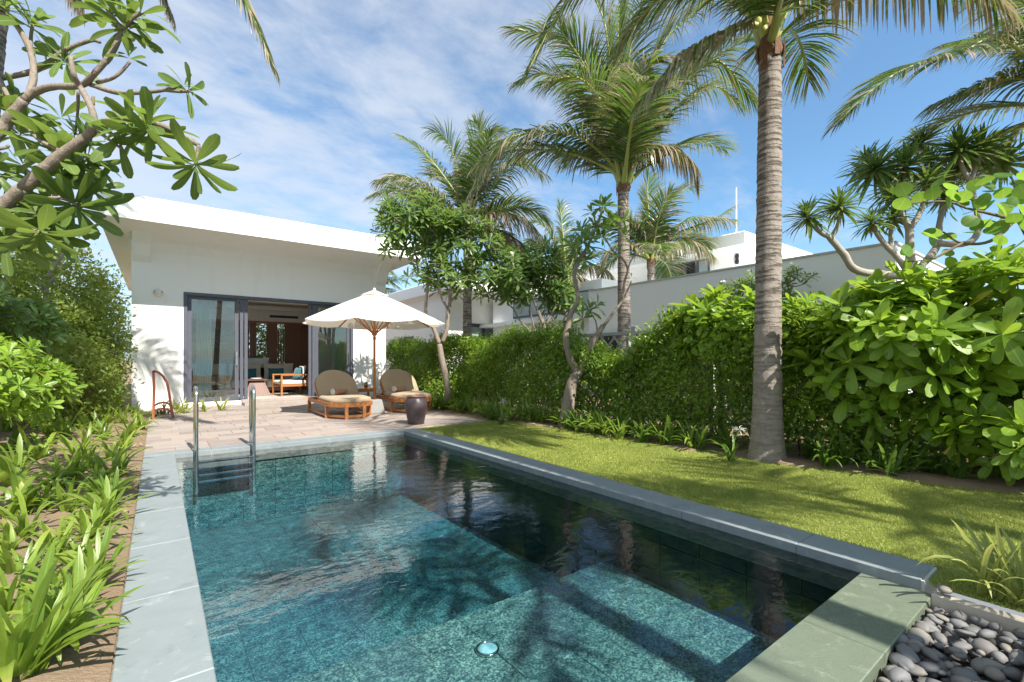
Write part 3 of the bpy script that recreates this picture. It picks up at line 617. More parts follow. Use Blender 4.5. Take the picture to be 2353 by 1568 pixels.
def build_home():
    T, P = villa(0, 0, 'single storey white flat roofed villa at the end of the pool, its glass doors open', True)
    # lamp on the left pier
    lp = AY(364, 673, 13.8)
    l = MB().lathe([(0.0,-0.005),(0.075,0.0),(0.09,0.05),(0.085,0.10),(0.06,0.14),(0.0,0.15)], (0,0,0), 20)
    l.v = [(lp.x+p[0], 13.80-p[2]*0.8, lp.z+p[1]) for p in l.v]; P('wall_lamp', l, M['lampglass'])
    l = MB().box(lp.x-0.085,lp.x+0.085,13.70,13.80,lp.z+0.0,lp.z+0.03); P('wall_lamp', l, M['concrete'])
    # interior
    fz = 0.115; cz = 2.775
    P('interior_floor', MB().box(-0.22,5.35,14.05,23.75,0.0,fz), M['floor_in'])
    P('ceiling', MB().box(-0.22,5.35,14.05,14.75,cz,cz+0.2).box(-0.22,5.35,17.05,23.75,cz,cz+0.2).box(-0.22,0.8,14.75,17.05,cz,cz+0.2).box(4.3,5.35,14.75,17.05,cz,cz+0.2).box(0.8,4.3,14.75,17.05,cz+0.2,cz+0.28)
      .box(0.8,0.95,14.75,17.05,cz+0.09,cz+0.12).box(4.15,4.3,14.75,17.05,cz+0.09,cz+0.12).box(0.95,4.15,14.75,14.9,cz+0.09,cz+0.12).box(0.95,4.15,16.9,17.05,cz+0.09,cz+0.12), M['plaster_in'])
    P('interior_wall', MB().add(*wall_hole(-0.22,-0.2,14.05,23.7,fz,cz,14.6,17.0,0.5,2.7)).add(*wall_hole(5.33,5.35,14.05,23.7,fz,cz,14.6,17.0,0.5,2.7)).box(-0.2,5.33,17.30,17.45,2.42,cz), M['plaster_in'])
    v = AY(650, 781, 17.29)
    P('air_vent', MB().box(AY(620,0,17.29).x,AY(685,0,17.29).x,17.275,17.30,2.56,2.635), M['black'])
    def bx(u): return AY(u, 0, 17.32).x
    for a,b,m in ((-0.2,bx(573),'dark_wood'),(bx(656),bx(692),'dark_wood'),(bx(692),bx(712),'dark_wood')):
        P('wood_panel', MB().box(a,b-0.01,17.32,17.38,fz,2.42), M[m])
    P('wood_panel', MB().box(bx(712),5.33,17.32,17.38,fz,2.42), M['plaster_in'])
    P('carved_screen', MB().box(0.9,bx(571),17.28,17.315,0.9,2.1), M['carved'])
    for u,w in ((575,0.12),(584,0.06),(614,0.30),(655,0.14)): P('wood_post', MB().box(bx(u),bx(u)+w,17.28,17.42,fz,2.42), M['dark_wood'])
    P('door_lintel', MB().box(-0.2,5.33,17.27,17.31,2.36,2.42), M['red_wood'])
    for k in range(9):
        P('slat', MB().box(bx(634)+k*0.075,bx(634)+k*0.075+0.03,17.35,17.40,0.95,2.2), M['dark_wood'])
    # bath vanity wall beyond
    P('low_wall', MB().box(bx(576),5.3,18.8,18.95,fz,1.0), M['dark_wood'])
    # curtains
    def curtain(xa, xb, yy, lab):
        mb = MB(); mb.grid(lambda u,w: (xa+(xb-xa)*u+0.012*math.sin(9*w+u*5), yy+0.045*math.sin(u*2*math.pi*5.5)+0.02*math.sin(w*3+u*9), 0.14+2.72*w), 60, 10)
        solid('curtain', mb, M['curtain'], lab, 'curtain')
    curtain(0.78,1.10,14.12,'pale green sheer curtain hanging inside the left glass door leaf')
    curtain(4.10,4.42,14.12,'pale green sheer curtain hanging inside the right glass door leaf')
def build_neighbours():
    T, P = villa(10.42, 4.1, 'white flat roofed neighbouring villa beyond the hedge, half hidden by plumeria trees', False)
    # long plain wall with the two storey house behind it
    H = thing('two_storey_house', 'tall white two storey house with strip windows behind the palms at right', 'house', (17,10,0))
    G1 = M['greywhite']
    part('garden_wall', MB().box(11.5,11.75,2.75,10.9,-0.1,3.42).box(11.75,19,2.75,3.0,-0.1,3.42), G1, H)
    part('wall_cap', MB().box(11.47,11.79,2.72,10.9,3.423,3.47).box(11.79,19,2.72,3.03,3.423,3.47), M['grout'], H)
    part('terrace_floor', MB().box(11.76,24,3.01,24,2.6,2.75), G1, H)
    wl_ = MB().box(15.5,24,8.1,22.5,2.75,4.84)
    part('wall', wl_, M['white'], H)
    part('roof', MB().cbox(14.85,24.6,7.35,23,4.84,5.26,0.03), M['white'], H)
    # strip windows on the side facing the pool
    def strip(ua, ub, v0, v1, n, X, dark=()):
        a = AX(ua, v0, X); b = AX(ub, v1, X)
        z1 = a.z; z0 = z1-0.72; dy = (b.y-a.y)/n
        for k in range(n):
            y0,y1 = sorted((a.y+k*dy, a.y+(k+1)*dy))
            w = part('window', MB().box(X-0.05,X-0.002,y0,y1,z0,z0+0.05).box(X-0.05,X-0.002,y0,y1,z1-0.06,z1).box(X-0.05,X-0.002,y0,y0+0.07,z0+0.05,z1-0.06).box(X-0.05,X-0.002,y1-0.07,y1,z0+0.05,z1-0.06), M['frame'], H)
            part('pane', MB().box(X-0.025,X-0.002,y0+0.07,y1-0.07,z0+0.05,z1-0.06), M['black'] if k in dark else M['far_glass'], w)
    strip(1499, 1632, 618, 600, 5, 15.5, (2,3)); 
    f = AX(1706,590,15.5); part('wall_lamp', MB().lathe([(0.05,-0.18),(0.07,-0.1),(0.05,0.0),(0.07,0.1),(0.05,0.18)], (15.7,8.02,f.z), 10), M['black'], H)
    p = AY(1715, 600, 8.08); w = part('window', MB().box(p.x,p.x+0.9,8.03,8.098,3.5,4.15), M['frame'], H); part('pane', MB().box(p.x+0.06,p.x+0.84,8.015,8.029,3.56,4.09), M['far_glass'], w)
    # lower wing with ground floor windows, beyond the palm trunks
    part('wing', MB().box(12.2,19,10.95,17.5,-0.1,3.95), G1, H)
    for k in range(4):
        y0 = 11.3+k*1.15; w = part('window', MB().box(12.13,12.198,y0,y0+1.15,2.9,3.62), M['frame'], H); part('pane', MB().box(12.115,12.128,y0+0.06,y0+1.09,2.97,3.56), M['far_glass'], w)
    for k in range(6):
        y0 = 4.0+k*1.12; w = part('window', MB().box(11.43,11.498,y0,y0+1.12,0.2,2.0), M['frame'], H); part('pane', MB().box(11.415,11.428,y0+0.06,y0+1.06,0.28,1.93), M['black'], w)
    m = AD(1692, 545, 22); top = AD(1692, 432, 22)
    solid('mast', MB().tube([(m.x,m.y,4.5),(m.x,m.y,top.z*0.7+1.5),(m.x,m.y,top.z)], [0.035,0.03,0.02], 8).lathe([(0.12,0),(0.12,0.05),(0.05,0.1)], (m.x,m.y,5.2), 10), M['greywhite'], 'thin pale mast rising above the roof of the two storey house', 'mast')
def build_fence():
    T = thing('lattice_fence', 'weathered grey timber lattice fence showing through the gap in the hedge', 'fence', (6.75,5,0)); X = 6.75; Gm = M['grey_lattice']
    y0,y1 = -1.0, 8.6
    part('top_rail', MB().box(X-0.03,X+0.05,y0,y1,1.60,1.655), Gm, T); part('bottom_rail', MB().box(X-0.02,X+0.04,y0,y1,0.16,0.22), Gm, T)
    p = AX(1458, 760, X).y
    for k in range(-3, 3):
        part('post', MB().cbox(X-0.045,X+0.045,p+k*1.62-0.045,p+k*1.62+0.045,-0.05,1.75,0.01), Gm, T)
        part('post', MB().cbox(X+0.05,X+0.12,p+k*1.62+0.2-0.03,p+k*1.62+0.2+0.03,-0.05,1.6,0.01), Gm, T)
    s = 0.30
    n = int((y1-y0)/s)
    for k in range(-4, n):
        for d,xx in ((1,X-0.012),(-1,X+0.012)):
            a = y0+k*s if d > 0 else y1-k*s
            b = a+d*1.38; za,zb_ = 0.22,1.60
            # clip to the run
            ta = max(0, (y0-a)/(b-a) if d>0 else (y1-a)/(b-a)); tb = min(1, (y1-a)/(b-a) if d>0 else (y0-a)/(b-a))
            if tb-ta < 0.1: continue
            part('slat', MB().bar((xx,a+(b-a)*ta,za+(zb_-za)*ta),(xx,a+(b-a)*tb,za+(zb_-za)*tb),0.035,0.014,up=(1,0,0)), Gm, T)

# ================================================================== furniture and pool equipment
def build_umbrella(x, y, label, z=0.0, lite=False, zt=2.62, zr=1.93, Rr=1.5, rot=0.2):
    T = thing('umbrella', label, 'umbrella', (x, y, z)); W = M['teak']
    base = MB(); base.add([(x+sx*a,y+sy*a,z+h) for a,h in ((0.165,0),(0.17,0.03),(0.125,0.285),(0.115,0.30)) for sx,sy in ((-1,-1),(1,-1),(1,1),(-1,1))],
        [(3,2,1,0)]+[(i*4+j,i*4+(j+1)%4,i*4+4+(j+1)%4,i*4+4+j) for i in range(3) for j in range(4)]+[(12,13,14,15)])
    part('base', base, M['concrete'], T, bevel=0.008)
    part('pole', MB().tube([(x,y,z+0.30),(x,y,z+1.6),(x,y,z+zt-0.03)], 0.026, 12), W, T)
    part('hub', MB().lathe([(0.03,0),(0.055,0.02),(0.06,0.09),(0.04,0.13),(0.03,0.14)], (x,y,z+1.66), 14).lathe([(0.03,0),(0.05,0.01),(0.05,0.06),(0.03,0.07)], (x,y,z+zt-0.13), 12), W, T)
    if not lite: part('clamp', MB().lathe([(0.03,0),(0.034,0.01),(0.034,0.05),(0.03,0.06)], (x,y,z+1.58), 12), M['red_wood'], T)
    n = 8
    def surf(a, r):   # a in turns*8, r 0..1 from hub
        k = math.floor(a); f = a-k; A0 = 2*math.pi*k/n+rot; A1 = 2*math.pi*(k+1)/n+rot
        p0 = Vector((math.cos(A0),math.sin(A0),0)); p1 = Vector((math.cos(A1),math.sin(A1),0)); p = p0.lerp(p1, f)*Rr*r
        s = 4*f*(1-f)
        zz = zt-0.03-(zt-0.03-zr)*(r**1.12) - 0.05*s*r*r
        return (x+p.x*(1-0.035*s*r), y+p.y*(1-0.035*s*r), z+zz)
    mb = MB(); mb.grid(lambda u,w: surf(min(u*n,n-1e-6) if u<1 else 1e-9, 0.09+0.91*w), n*6, 10)
    # hem
    mb.grid(lambda u,w: tuple(np.array(surf(min(u*n,n-1e-6) if u<1 else 1e-9, 1.0))-np.array((0,0,0.014*w))), n*6, 1)
    part('canopy', mb, M['canvas'], T)
    cap = MB(); cap.grid(lambda u,w: (lambda p: (p[0],p[1],p[2]+0.035+0.015*(1-w)))(surf(min(u*n,n-1e-6) if u<1 else 1e-9, 0.01+0.19*w)), n*4, 3); part('vent_cap', cap, M['canvas'], T)
    part('finial', MB().lathe([(0.03,0),(0.035,0.02),(0.02,0.05),(0.0,0.06)], (x,y,z+zt+0.01), 10), M['canvas'], T)
    for k in range(n):
        A0 = 2*math.pi*k/n+rot; c,s = math.cos(A0),math.sin(A0)
        def q(r, dz): 
            pr = surf(k, r); return (pr[0],pr[1],pr[2]-dz)
        part('rib', MB().bar(q(0.03,0.03), q(0.5,0.022), 0.02, 0.028).bar(q(0.5,0.022), q(0.985,0.02), 0.02, 0.026), W, T)
        part('strut', MB().bar((x+c*0.05,y+s*0.05,z+1.72), q(0.47,0.035), 0.016, 0.024), W, T)
    return T
def outline(w, L, n=10, rf=0.42, y0=0.0):
    """plan of a lounger seat: straight sides, rounded foot at y0"""
    pts = []
    for k in range(n+1):
        a = math.pi + math.pi*k/n
        pts.append((w/2*math.cos(a), y0+rf+rf*math.sin(a)))
    return pts
def build_lounger():
    T = thing('sun_lounger', 'teak sun lounger with tan cushion nearest the glass door, left of the umbrella', 'sun lounger', (0,0,0), 'sun loungers on the terrace')
    W = M['teak']; w = 0.86; L = 1.95; rf = 0.40
    foot = outline(w, L, 14, rf)
    path = [(-w/2, L)] + foot + [(w/2, L)]
    def ring(path, wd, z0, z1, inset=0.0):
        mb = MB(); n = len(path)
        for i in range(n-1): mb.bar((path[i][0],path[i][1],(z0+z1)/2),(path[i+1][0],path[i+1][1],(z0+z1)/2),wd,z1-z0)
        return mb
    part('seat_rail', ring(path, 0.035, 0.235, 0.315), W, T)
    part('cross_rail', MB().box(-w/2,w/2,L-0.035,L,0.235,0.315).box(-w/2,w/2,0.95,0.99,0.235,0.30), W, T)
    for k in range(9): part('slat', MB().box(-w/2+0.03,w/2-0.03,0.25+k*0.115,0.25+k*0.115+0.08,0.305,0.322), W, T)
    legs = [(-w/2,L-0.06),(w/2,L-0.06),(-w/2+0.005,0.46),(w/2-0.005,0.46),(-0.17,0.018),(0.17,0.018)]
    for lx,ly in legs: part('leg', MB().box(lx-0.03,lx+0.03,ly-0.02,ly+0.04,0.0,0.25), W, T)
    part('stretcher', MB().bar((-w/2,0.46,0.06),(-w/2,L-0.06,0.06),0.028,0.04).bar((w/2,0.46,0.06),(w/2,L-0.06,0.06),0.028,0.04), W, T)
    part('stretcher', MB().bar((-0.17,0.03,0.055),(0.17,0.03,0.055),0.028,0.045).bar((-0.2,0.04,0.055),(-w/2,0.46,0.055),0.028,0.045).bar((0.2,0.04,0.055),(w/2,0.46,0.055),0.028,0.045), W, T)
    # seat cushion with rounded edge
    cw = w-0.03; hinge = 1.12
    prof = [(1.0,0.322),(1.012,0.345),(1.0,0.385),(0.94,0.405),(0.0,0.412)]
    pl = [(-cw/2,hinge)] + [(x*cw/w, y+0.01) for x,y in foot] + [(cw/2,hinge)]
    pl = [( -cw/2, hinge+0.02)] + pl + [(cw/2, hinge+0.02)]
    cxm, cym = 0.0, 0.62
    vs = []; n = len(pl)
    for k,z in prof[:-1]: vs += [(cxm+(px-cxm)*k, cym+(py-cym)*k, z+0.012*math.sin(px*9+py*4)*(1 if z>.39 else 0)) for px,py in pl]
    vs.append((cxm,cym,0.412))
    fs = [(i*n+j, i*n+(j+1)%n, (i+1)*n+(j+1)%n, (i+1)*n+j) for i in range(3) for j in range(n)] + [(3*n+j, 3*n+(j+1)%n, 4*n) for j in range(n)]
    part('seat_cushion', MB().add(vs, fs, 0, True), M['tan'], T)
    # reclined round back: disc shaped cushion and frame
    A = R(42); bl = 0.80
    def bp(px, t, off): # px across, t along the back, off normal
        return (px, hinge+t*math.cos(A)-off*math.sin(A)*-1*-1, 0.33+t*math.sin(A)+off*math.cos(A))
    arc = [(-w/2+0.02,0.0),(-w/2+0.01,0.25)] + [((w/2-0.01)*math.cos(math.pi-math.pi*k/16), 0.36+(bl-0.36)*math.sin(math.pi*k/16)) for k in range(17)] + [(w/2-0.01,0.25),(w/2-0.02,0.0)]
    fr = MB(); 
    for a,b in zip(arc,arc[1:]): fr.bar(bp(a[0],a[1],-0.0),bp(b[0],b[1],-0.0),0.03,0.05,up=(0,-math.sin(A),math.cos(A)))
    part('back_frame', fr, W, T)
    vs = []; n = len(arc); 
    for k,off in ((0.985,0.028),(1.0,0.05),(0.985,0.085),(0.90,0.10),(0.55,0.107)): vs += [bp(px*k, 0.33+(t-0.33)*k, off+ (0.012 if k<0.95 else 0)) for px,t in arc]
    vs.append(bp(0,0.33,0.105)); vs.append(bp(0,0.33,0.026))
    fs = [(i*n+j, i*n+(j+1)%n, (i+1)*n+(j+1)%n, (i+1)*n+j) for i in range(4) for j in range(n)] + [(4*n+j,4*n+(j+1)%n,5*n) for j in range(n)] + [((j+1)%n,j,5*n+1) for j in range(n)]
    part('back_cushion', MB().add(vs, fs, 0, True), M['tan'], T)
    part('prop', MB().bar((-0.3,L-0.25,0.3),bp(-0.3,0.62,-0.03),0.025,0.025).bar((0.3,L-0.25,0.3),bp(0.3,0.62,-0.03),0.025,0.025), W, T)
    return T
def build_towel(x, y, z, rot, label):
    T = thing('rolled_towel', label, 'towel', (0,0,0), 'rolled towels on the loungers')
    L = 0.34; r = 0.075
    mb = MB(); n = 22
    vs = [(xx, r*k*math.cos(2*math.pi*i/n), r*k*math.sin(2*math.pi*i/n)*(0.94)) for xx,k in ((-L/2,0.9),(-L/2+0.012,1.0),(L/2-0.012,1.0),(L/2,0.9)) for i in range(n)]
    mb.add(vs, [(a*n+i,a*n+(i+1)%n,(a+1)*n+(i+1)%n,(a+1)*n+i) for a in range(3) for i in range(n)], 0, True)
    part('roll', mb, M['towel'], T)
    sp = MB()
    for s in (-1,1):
        pts = []
        for i in range(46):
            a = i*0.42; rr = 0.066*(1-i/50); pts.append((s*(L/2+0.001), rr*math.cos(a), rr*math.sin(a)))
        sp.tube(pts, 0.0038, 5)
        sp.add([(s*(L/2-0.004), r*0.9*math.cos(2*math.pi*i/n), r*0.9*math.sin(2*math.pi*i/n)) for i in range(n)], [tuple(range(n)) if s>0 else tuple(range(n))[::-1]])
    part('coil', sp, M['whitecloth'], T)
    # white flower laid against the towel end
    T.location = (x,y,z); T.rotation_euler = (0,0,rot)
    return T
def flower_mesh(r=0.03):
    mb = MB()
    for k in range(5):
        a = 2*math.pi*k/5; c,s = math.cos(a),math.sin(a)
        def P(t,w,h): return (c*t*r-s*w*r, s*t*r+c*w*r, h*r)
        mb.add([P(0.05,0,0),P(0.6,-0.32,0.22),P(1.0,0.0,0.2),P(0.6,0.32,0.12)], [(0,1,2,3)])
    return mb
def build_terrace_things():
    build_umbrella(3.70, 9.74, 'large white canvas umbrella on a teak pole standing open between the two loungers')
    l1 = build_lounger(); l1.location = (3.06, 9.03, 0); l1.rotation_euler = (0,0,R(-1.5))
    l2 = copy_tree(l1, (4.47, 9.22, 0), R(-6)); l2['label'] = 'teak sun lounger with tan cushion on the hedge side, behind the dark pot'
    build_towel(3.03, 9.98, 0.487, R(27), 'rolled brown towel on the cushion of the lounger left of the umbrella')
    build_towel(4.42, 10.12, 0.487, R(30), 'rolled brown towel on the cushion of the lounger behind the dark pot')
    # side table
    tx,ty = 3.80,10.75; T = thing('side_table', 'small square teak side table between the two loungers', 'side table', (tx,ty,0)); W = M['teak']
    for k in range(6): part('slat', MB().box(tx-0.25,tx+0.25,ty-0.25+k*0.0845,ty-0.25+k*0.0845+0.075,0.47,0.49), W, T)
    part('apron', MB().box(tx-0.23,tx+0.23,ty-0.23,ty-0.20,0.41,0.469).box(tx-0.23,tx+0.23,ty+0.20,ty+0.23,0.41,0.469).box(tx-0.23,tx-0.2,ty-0.199,ty+0.199,0.41,0.469).box(tx+0.2,tx+0.23,ty-0.199,ty+0.199,0.41,0.469), W, T)
    for sx in (-1,1):
        for sy in (-1,1): part('leg', MB().box(tx+sx*0.21-0.02,tx+sx*0.21+0.02,ty+sy*0.21-0.02,ty+sy*0.21+0.02,0,0.409), W, T)
    T = thing('table_plant', 'tiny potted green plant standing on the teak side table', 'potted plant', (tx+0.08,ty,0.49))
    part('pot', MB().lathe([(0.035,0),(0.05,0.07),(0.053,0.08),(0.045,0.08),(0.04,0.06)], (tx+0.08,ty,0.49), 14), M['red_wood'], T)
    lm = leaf_mesh('leaf', M['mixed'], 4, 0.38, 0.3, 0.15)
    for k in range(26):
        a = random.uniform(0,6.28); el = random.uniform(0.2,1.3); d = Vector((math.cos(a)*math.cos(el),math.sin(a)*math.cos(el),math.sin(el)))
        share('leaf', lm, T, place((tx+0.08,ty,0.56), d, Vector((0,0,1)), random.uniform(0.06,0.12)))
    solid('tray', MB().cbox(tx-0.2,tx-0.0,ty-0.12,ty+0.12,0.491,0.515,0.01), M['whitecloth'], 'folded white cloth lying on the teak side table', 'cloth')
    # big clay jar at the pool corner
    px,py = 3.69,7.70; T = thing('clay_jar', 'large dark glazed clay jar standing at the terrace corner by the pool', 'jar', (px,py,0))
    part('body', MB().lathe([(0.13,0),(0.145,0.01),(0.150,0.06),(0.175,0.18),(0.198,0.30),(0.203,0.36),(0.190,0.42),(0.165,0.455),(0.158,0.47),(0.165,0.485)], (px,py,0), 40, cap1=False), M['pot'], T)
    part('rim', MB().lathe([(0.165,0.485),(0.172,0.492),(0.170,0.503),(0.158,0.505),(0.150,0.497),(0.148,0.46),(0.16,0.40)], (px,py,0), 40, cap0=False, cap1=False), M['potrim'], T)
    part('inside', MB().lathe([(0.158,0.455),(0.0,0.45)], (px,py,0), 30, cap0=False, cap1=False), M['black'], T)
    # curved red towel rack
    a = AY(353,962,11.45); T = thing('towel_rack', 'red brown wooden towel rack with a curved frame standing by the white wall', 'towel rack', (a.x,11.45,0)); W = M['red_wood']
    def rp(u,v,dy=0.0): p = AY(u,v,11.45); return Vector((p.x,11.45+dy,max(p.z,0.0)))
    def strip(mb, pts, wd, th):
        for p,q in zip(pts,pts[1:]): mb.bar(p,q,th,wd,up=(0,1,0)) if False else mb.bar(p,q,wd,th,up=(0,1,0))
    post = MB(); strip(post, [rp(352,963),rp(353,930),rp(354,895),rp(353,862),rp(352,852)], 0.045, 0.04); part('post', post, W, T)
    arc = MB(); strip(arc, [rp(352,853),rp(362,855),rp(374,864),rp(384,880),rp(389,905),rp(393,935),rp(398,963)], 0.045, 0.04); part('curved_post', arc, W, T)
    for dv in (0,14):
        r_ = MB(); strip(r_, [rp(353,945-dv+3),rp(364,941-dv),rp(375,939-dv),rp(386,941-dv),rp(394,946-dv+3)], 0.035, 0.035); part('rail', r_, W, T)
    for u in (362,370,378,387):
        part('slat', MB().bar(rp(u,944,0.0)+Vector((0,-0.02,0.02)), rp(u,944,0.0)+Vector((0,0.30,-0.09)), 0.03, 0.015), W, T)
    # pool ladder
    T = thing('pool_ladder', 'polished steel pool ladder with two arched handrails at the far left corner', 'ladder', (0.7,6.95,0)); S = M['steel']
    for lx in (0.385,1.01):
        yf_,yb_ = 6.93,7.19; zt_ = 0.80; r = (yb_-yf_)/2
        pts = [(lx,yf_,-0.5),(lx,yf_,-0.4),(lx,yf_,0.2),(lx,yf_,zt_-r-0.05)] + [(lx,yf_+r-r*math.cos(math.pi*k/10),zt_-r+r*math.sin(math.pi*k/10)) for k in range(11)] + [(lx,yb_,zt_-r-0.1),(lx,yb_,0.3),(lx,yb_,0.0)]
        part('handrail', MB().tube(pts, 0.021, 14), S, T)
        part('flange', MB().lathe([(0.045,0.0),(0.045,0.012),(0.03,0.02),(0.0215,0.022)], (lx,yb_,0.001), 20, cap1=False), S, T)
    for k in range(4): part('step', MB().cbox(0.407,0.988,6.87,6.97,-0.125-k*0.08,-0.10-k*0.08,0.006), S, T)
    # lights set in the pool floor
    for (u,v,z,lab) in ((1120,1494,-0.66,'round pale pool light in the shallow ledge nearest the camera'),(765,1134,-1.0,'round pale pool light in the floor near the ladder'),(1208,1097,-1.0,'round pale pool light in the deep floor near the lawn side')):
        p = G(u,v,z); T = thing('pool_light', lab, 'pool light', (p.x,p.y,z), 'lights in the pool floor')
        part('rim', MB().lathe([(0.075,0),(0.075,0.012),(0.066,0.018),(0.062,0.012)], (p.x,p.y,z), 28, cap1=False), S, T)
        part('lens', MB().lathe([(0.063,0.004),(0.062,0.012),(0.04,0.02),(0.0,0.022)], (p.x,p.y,z), 28, cap1=False), M['lens'], T)
    # spike light by the small tree
    p = G(1283,972); T = thing('garden_spotlight', 'small black garden spotlight on the lawn beside the forked tree', 'spotlight', (p.x,p.y,0))
    part('spike', MB().tube([(p.x,p.y,-0.03),(p.x,p.y,0.06)], 0.01, 8), M['black'], T)
    part('head', MB().tube([(p.x-0.05,p.y,0.07),(p.x+0.0,p.y,0.075),(p.x+0.07,p.y,0.10)], [0.045,0.04,0.025], 14), M['black'], T)
def pillow(mb, cx_, cy_, cz_, w, h, t, tilt=0.15, rot=0.0):
    """square throw pillow standing on its edge"""
    def f(u, v, s):
        a = 2*u-1; b = 2*v-1; e = (1-a**4)*(1-b**4); pin = 1-0.07*(abs(a)*abs(b))**0.5*0
        px = a*w/2*(1-0.06*(1-b*b)); pz = b*h/2*(1-0.06*(1-a*a)); py = s*t/2*(max(0,e)**0.5)
        y = py*math.cos(tilt)+pz*math.sin(tilt); z = pz*math.cos(tilt)-py*math.sin(tilt)
        return (cx_+px*math.cos(rot)-y*math.sin(rot), cy_+px*math.sin(rot)+y*math.cos(rot), cz_+z)
    mb.grid(lambda u,v: f(u,v,-1), 10, 10); mb.grid(lambda u,v: f(1-u,v,1), 10, 10); return mb
def softbox(x0,x1,y0,y1,z0,z1): return MB().cbox(x0,x1,y0,y1,z0,z1,0.03)
def build_armchair(x, y, rot, label):
    T = thing('armchair', label, 'armchair', (0,0,0), 'wooden armchairs in the living room'); W = M['teak']
    w,d = 0.76,0.72
    for sx in (-1,1):
        part('leg', MB().bar((sx*w/2,-d/2,0),(sx*w/2,-d/2,0.58),0.045,0.045,up=(0,1,0)), W, T)
        part('leg', MB().bar((sx*(w/2),d/2+0.10,0),(sx*w/2,d/2-0.03,0.42),0.045,0.05,up=(0,1,0)).bar((sx*w/2,d/2-0.03,0.42),(sx*w/2,d/2+0.12,0.78),0.045,0.05,up=(0,1,0)), W, T)
        part('armrest', MB().bar((sx*w/2,-d/2-0.03,0.60),(sx*w/2,d/2+0.04,0.60),0.06,0.035), W, T)
    part('seat_frame', MB().box(-w/2,w/2,-d/2,-d/2+0.04,0.27,0.33).box(-w/2,w/2,d/2-0.04,d/2,0.27,0.33).box(-w/2,-w/2+0.04,-d/2+.04,d/2-.04,0.27,0.33).box(w/2-0.04,w/2,-d/2+.04,d/2-.04,0.27,0.33), W, T)
    part('back_panel', MB().bar((-w/2,d/2+0.12,0.76),(w/2,d/2+0.12,0.76),0.04,0.05).bar((-w/2,d/2+0.02,0.50),(w/2,d/2+0.02,0.50),0.03,0.04).add([(-w/2+.03,d/2+0.03,0.5),(w/2-.03,d/2+0.03,0.5),(w/2-.03,d/2+0.12,0.75),(-w/2+.03,d/2+0.12,0.75)],[(0,1,2,3)]), M['table_wood'], T)
    part('seat_cushion', softbox(-w/2+0.03,w/2-0.03,-d/2-0.01,d/2-0.02,0.335,0.44), M['cream'], T, bevel=0.02)
    T.location = (x,y,0.115); T.rotation_euler = (0,0,rot); return T
def build_interior_things():
    fz = 0.115
    T = thing('sofa', 'long cream sofa with loose back cushions in the living room', 'sofa', (2,16.3,fz))
    part('base', MB().box(0.75,3.62,15.95,16.85,fz+0.08,fz+0.2), M['table_wood'], T)
    for a in (0.85,3.45):
        for b in (16.0,16.75): part('leg', MB().box(a,a+0.06,b,b+0.06,fz,fz+0.079), M['table_wood'], T)
    for k in range(3):
        a = 0.78+k*0.95; part('seat_cushion', softbox(a,a+0.93,15.92,16.75,fz+0.2,fz+0.42), M['cream'], T, bevel=0.03)
        part('back_cushion', pillow(MB(), a+0.465,16.68,fz+0.66,0.9,0.52,0.24,0.15), M['cream'], T)
    for (u,v,lab) in ((571,850,'teal throw pillow on the left of the cream sofa back'),(635,848,'teal throw pillow on the right of the cream sofa back')):
        p = AY(u,v,16.42); solid('throw_pillow', pillow(MB(), p.x,16.44,fz+0.60,0.46,0.34,0.15,0.25), M['teal'], lab, 'pillow', 'teal throw pillows')
    p = AY(598,825,17.0); solid('bolster', pillow(MB(), p.x-0.2,17.02,fz+0.93,0.95,0.34,0.2,0.1), M['whitecloth'], 'long white bolster pillow lying behind the sofa back', 'pillow')
    # coffee table: flared wooden pedestal
    c = G(591,911,fz); x,y = c.x+0.02,c.y+0.3
    T = thing('coffee_table', 'square wooden coffee table with a flared slatted pedestal in the living room', 'coffee table', (x,y,fz))
    part('pedestal', MB().add([(x+sx*a,y+sy*a,fz+h) for a,h in ((0.33,0.0),(0.17,0.44)) for sx,sy in ((-1,-1),(1,-1),(1,1),(-1,1))],[(3,2,1,0),(4,5,6,7)]+[(j,(j+1)%4,4+(j+1)%4,4+j) for j in range(4)]), M['table_wood'], T)
    for k in range(9):
        t = (k+0.5)/9; part('slat', MB().bar((x-0.33+0.66*t,y-0.335,fz),(x-0.17+0.34*t,y-0.175,fz+0.44),0.02,0.012,up=(0,1,0)), M['table_wood'], T)
    part('top', MB().cbox(x-0.26,x+0.26,y-0.26,y+0.26,fz+0.441,fz+0.475,0.006), M['table_wood'], T)
    solid('tray', MB().lathe([(0.0,0),(0.12,0.003),(0.15,0.025),(0.145,0.028),(0.11,0.01),(0.0,0.008)], (x,y,fz+0.477), 24), M['whitecloth'], 'small white dish standing on the coffee table', 'dish')
    a = build_armchair(3.10, 14.78, R(-84), 'wooden armchair with cream seat at the right of the open doorway')
    b = copy_tree(a, (1.05,15.2,0.115), R(70)); b['label'] = 'wooden armchair seen through the left glass door leaf'
    p = AY(678,853,15.15); solid('throw_pillow', pillow(MB(), 3.27,14.72,fz+0.62,0.42,0.38,0.14,0.25,R(-84)), M['teal'], 'teal throw pillow leaning in the wooden armchair', 'pillow', 'teal throw pillows')
    solid('throw_pillow', pillow(MB(), 3.40,14.82,fz+0.66,0.46,0.42,0.14,0.25,R(-84)), M['whitecloth'], 'white throw pillow leaning in the wooden armchair behind the teal one', 'pillow')
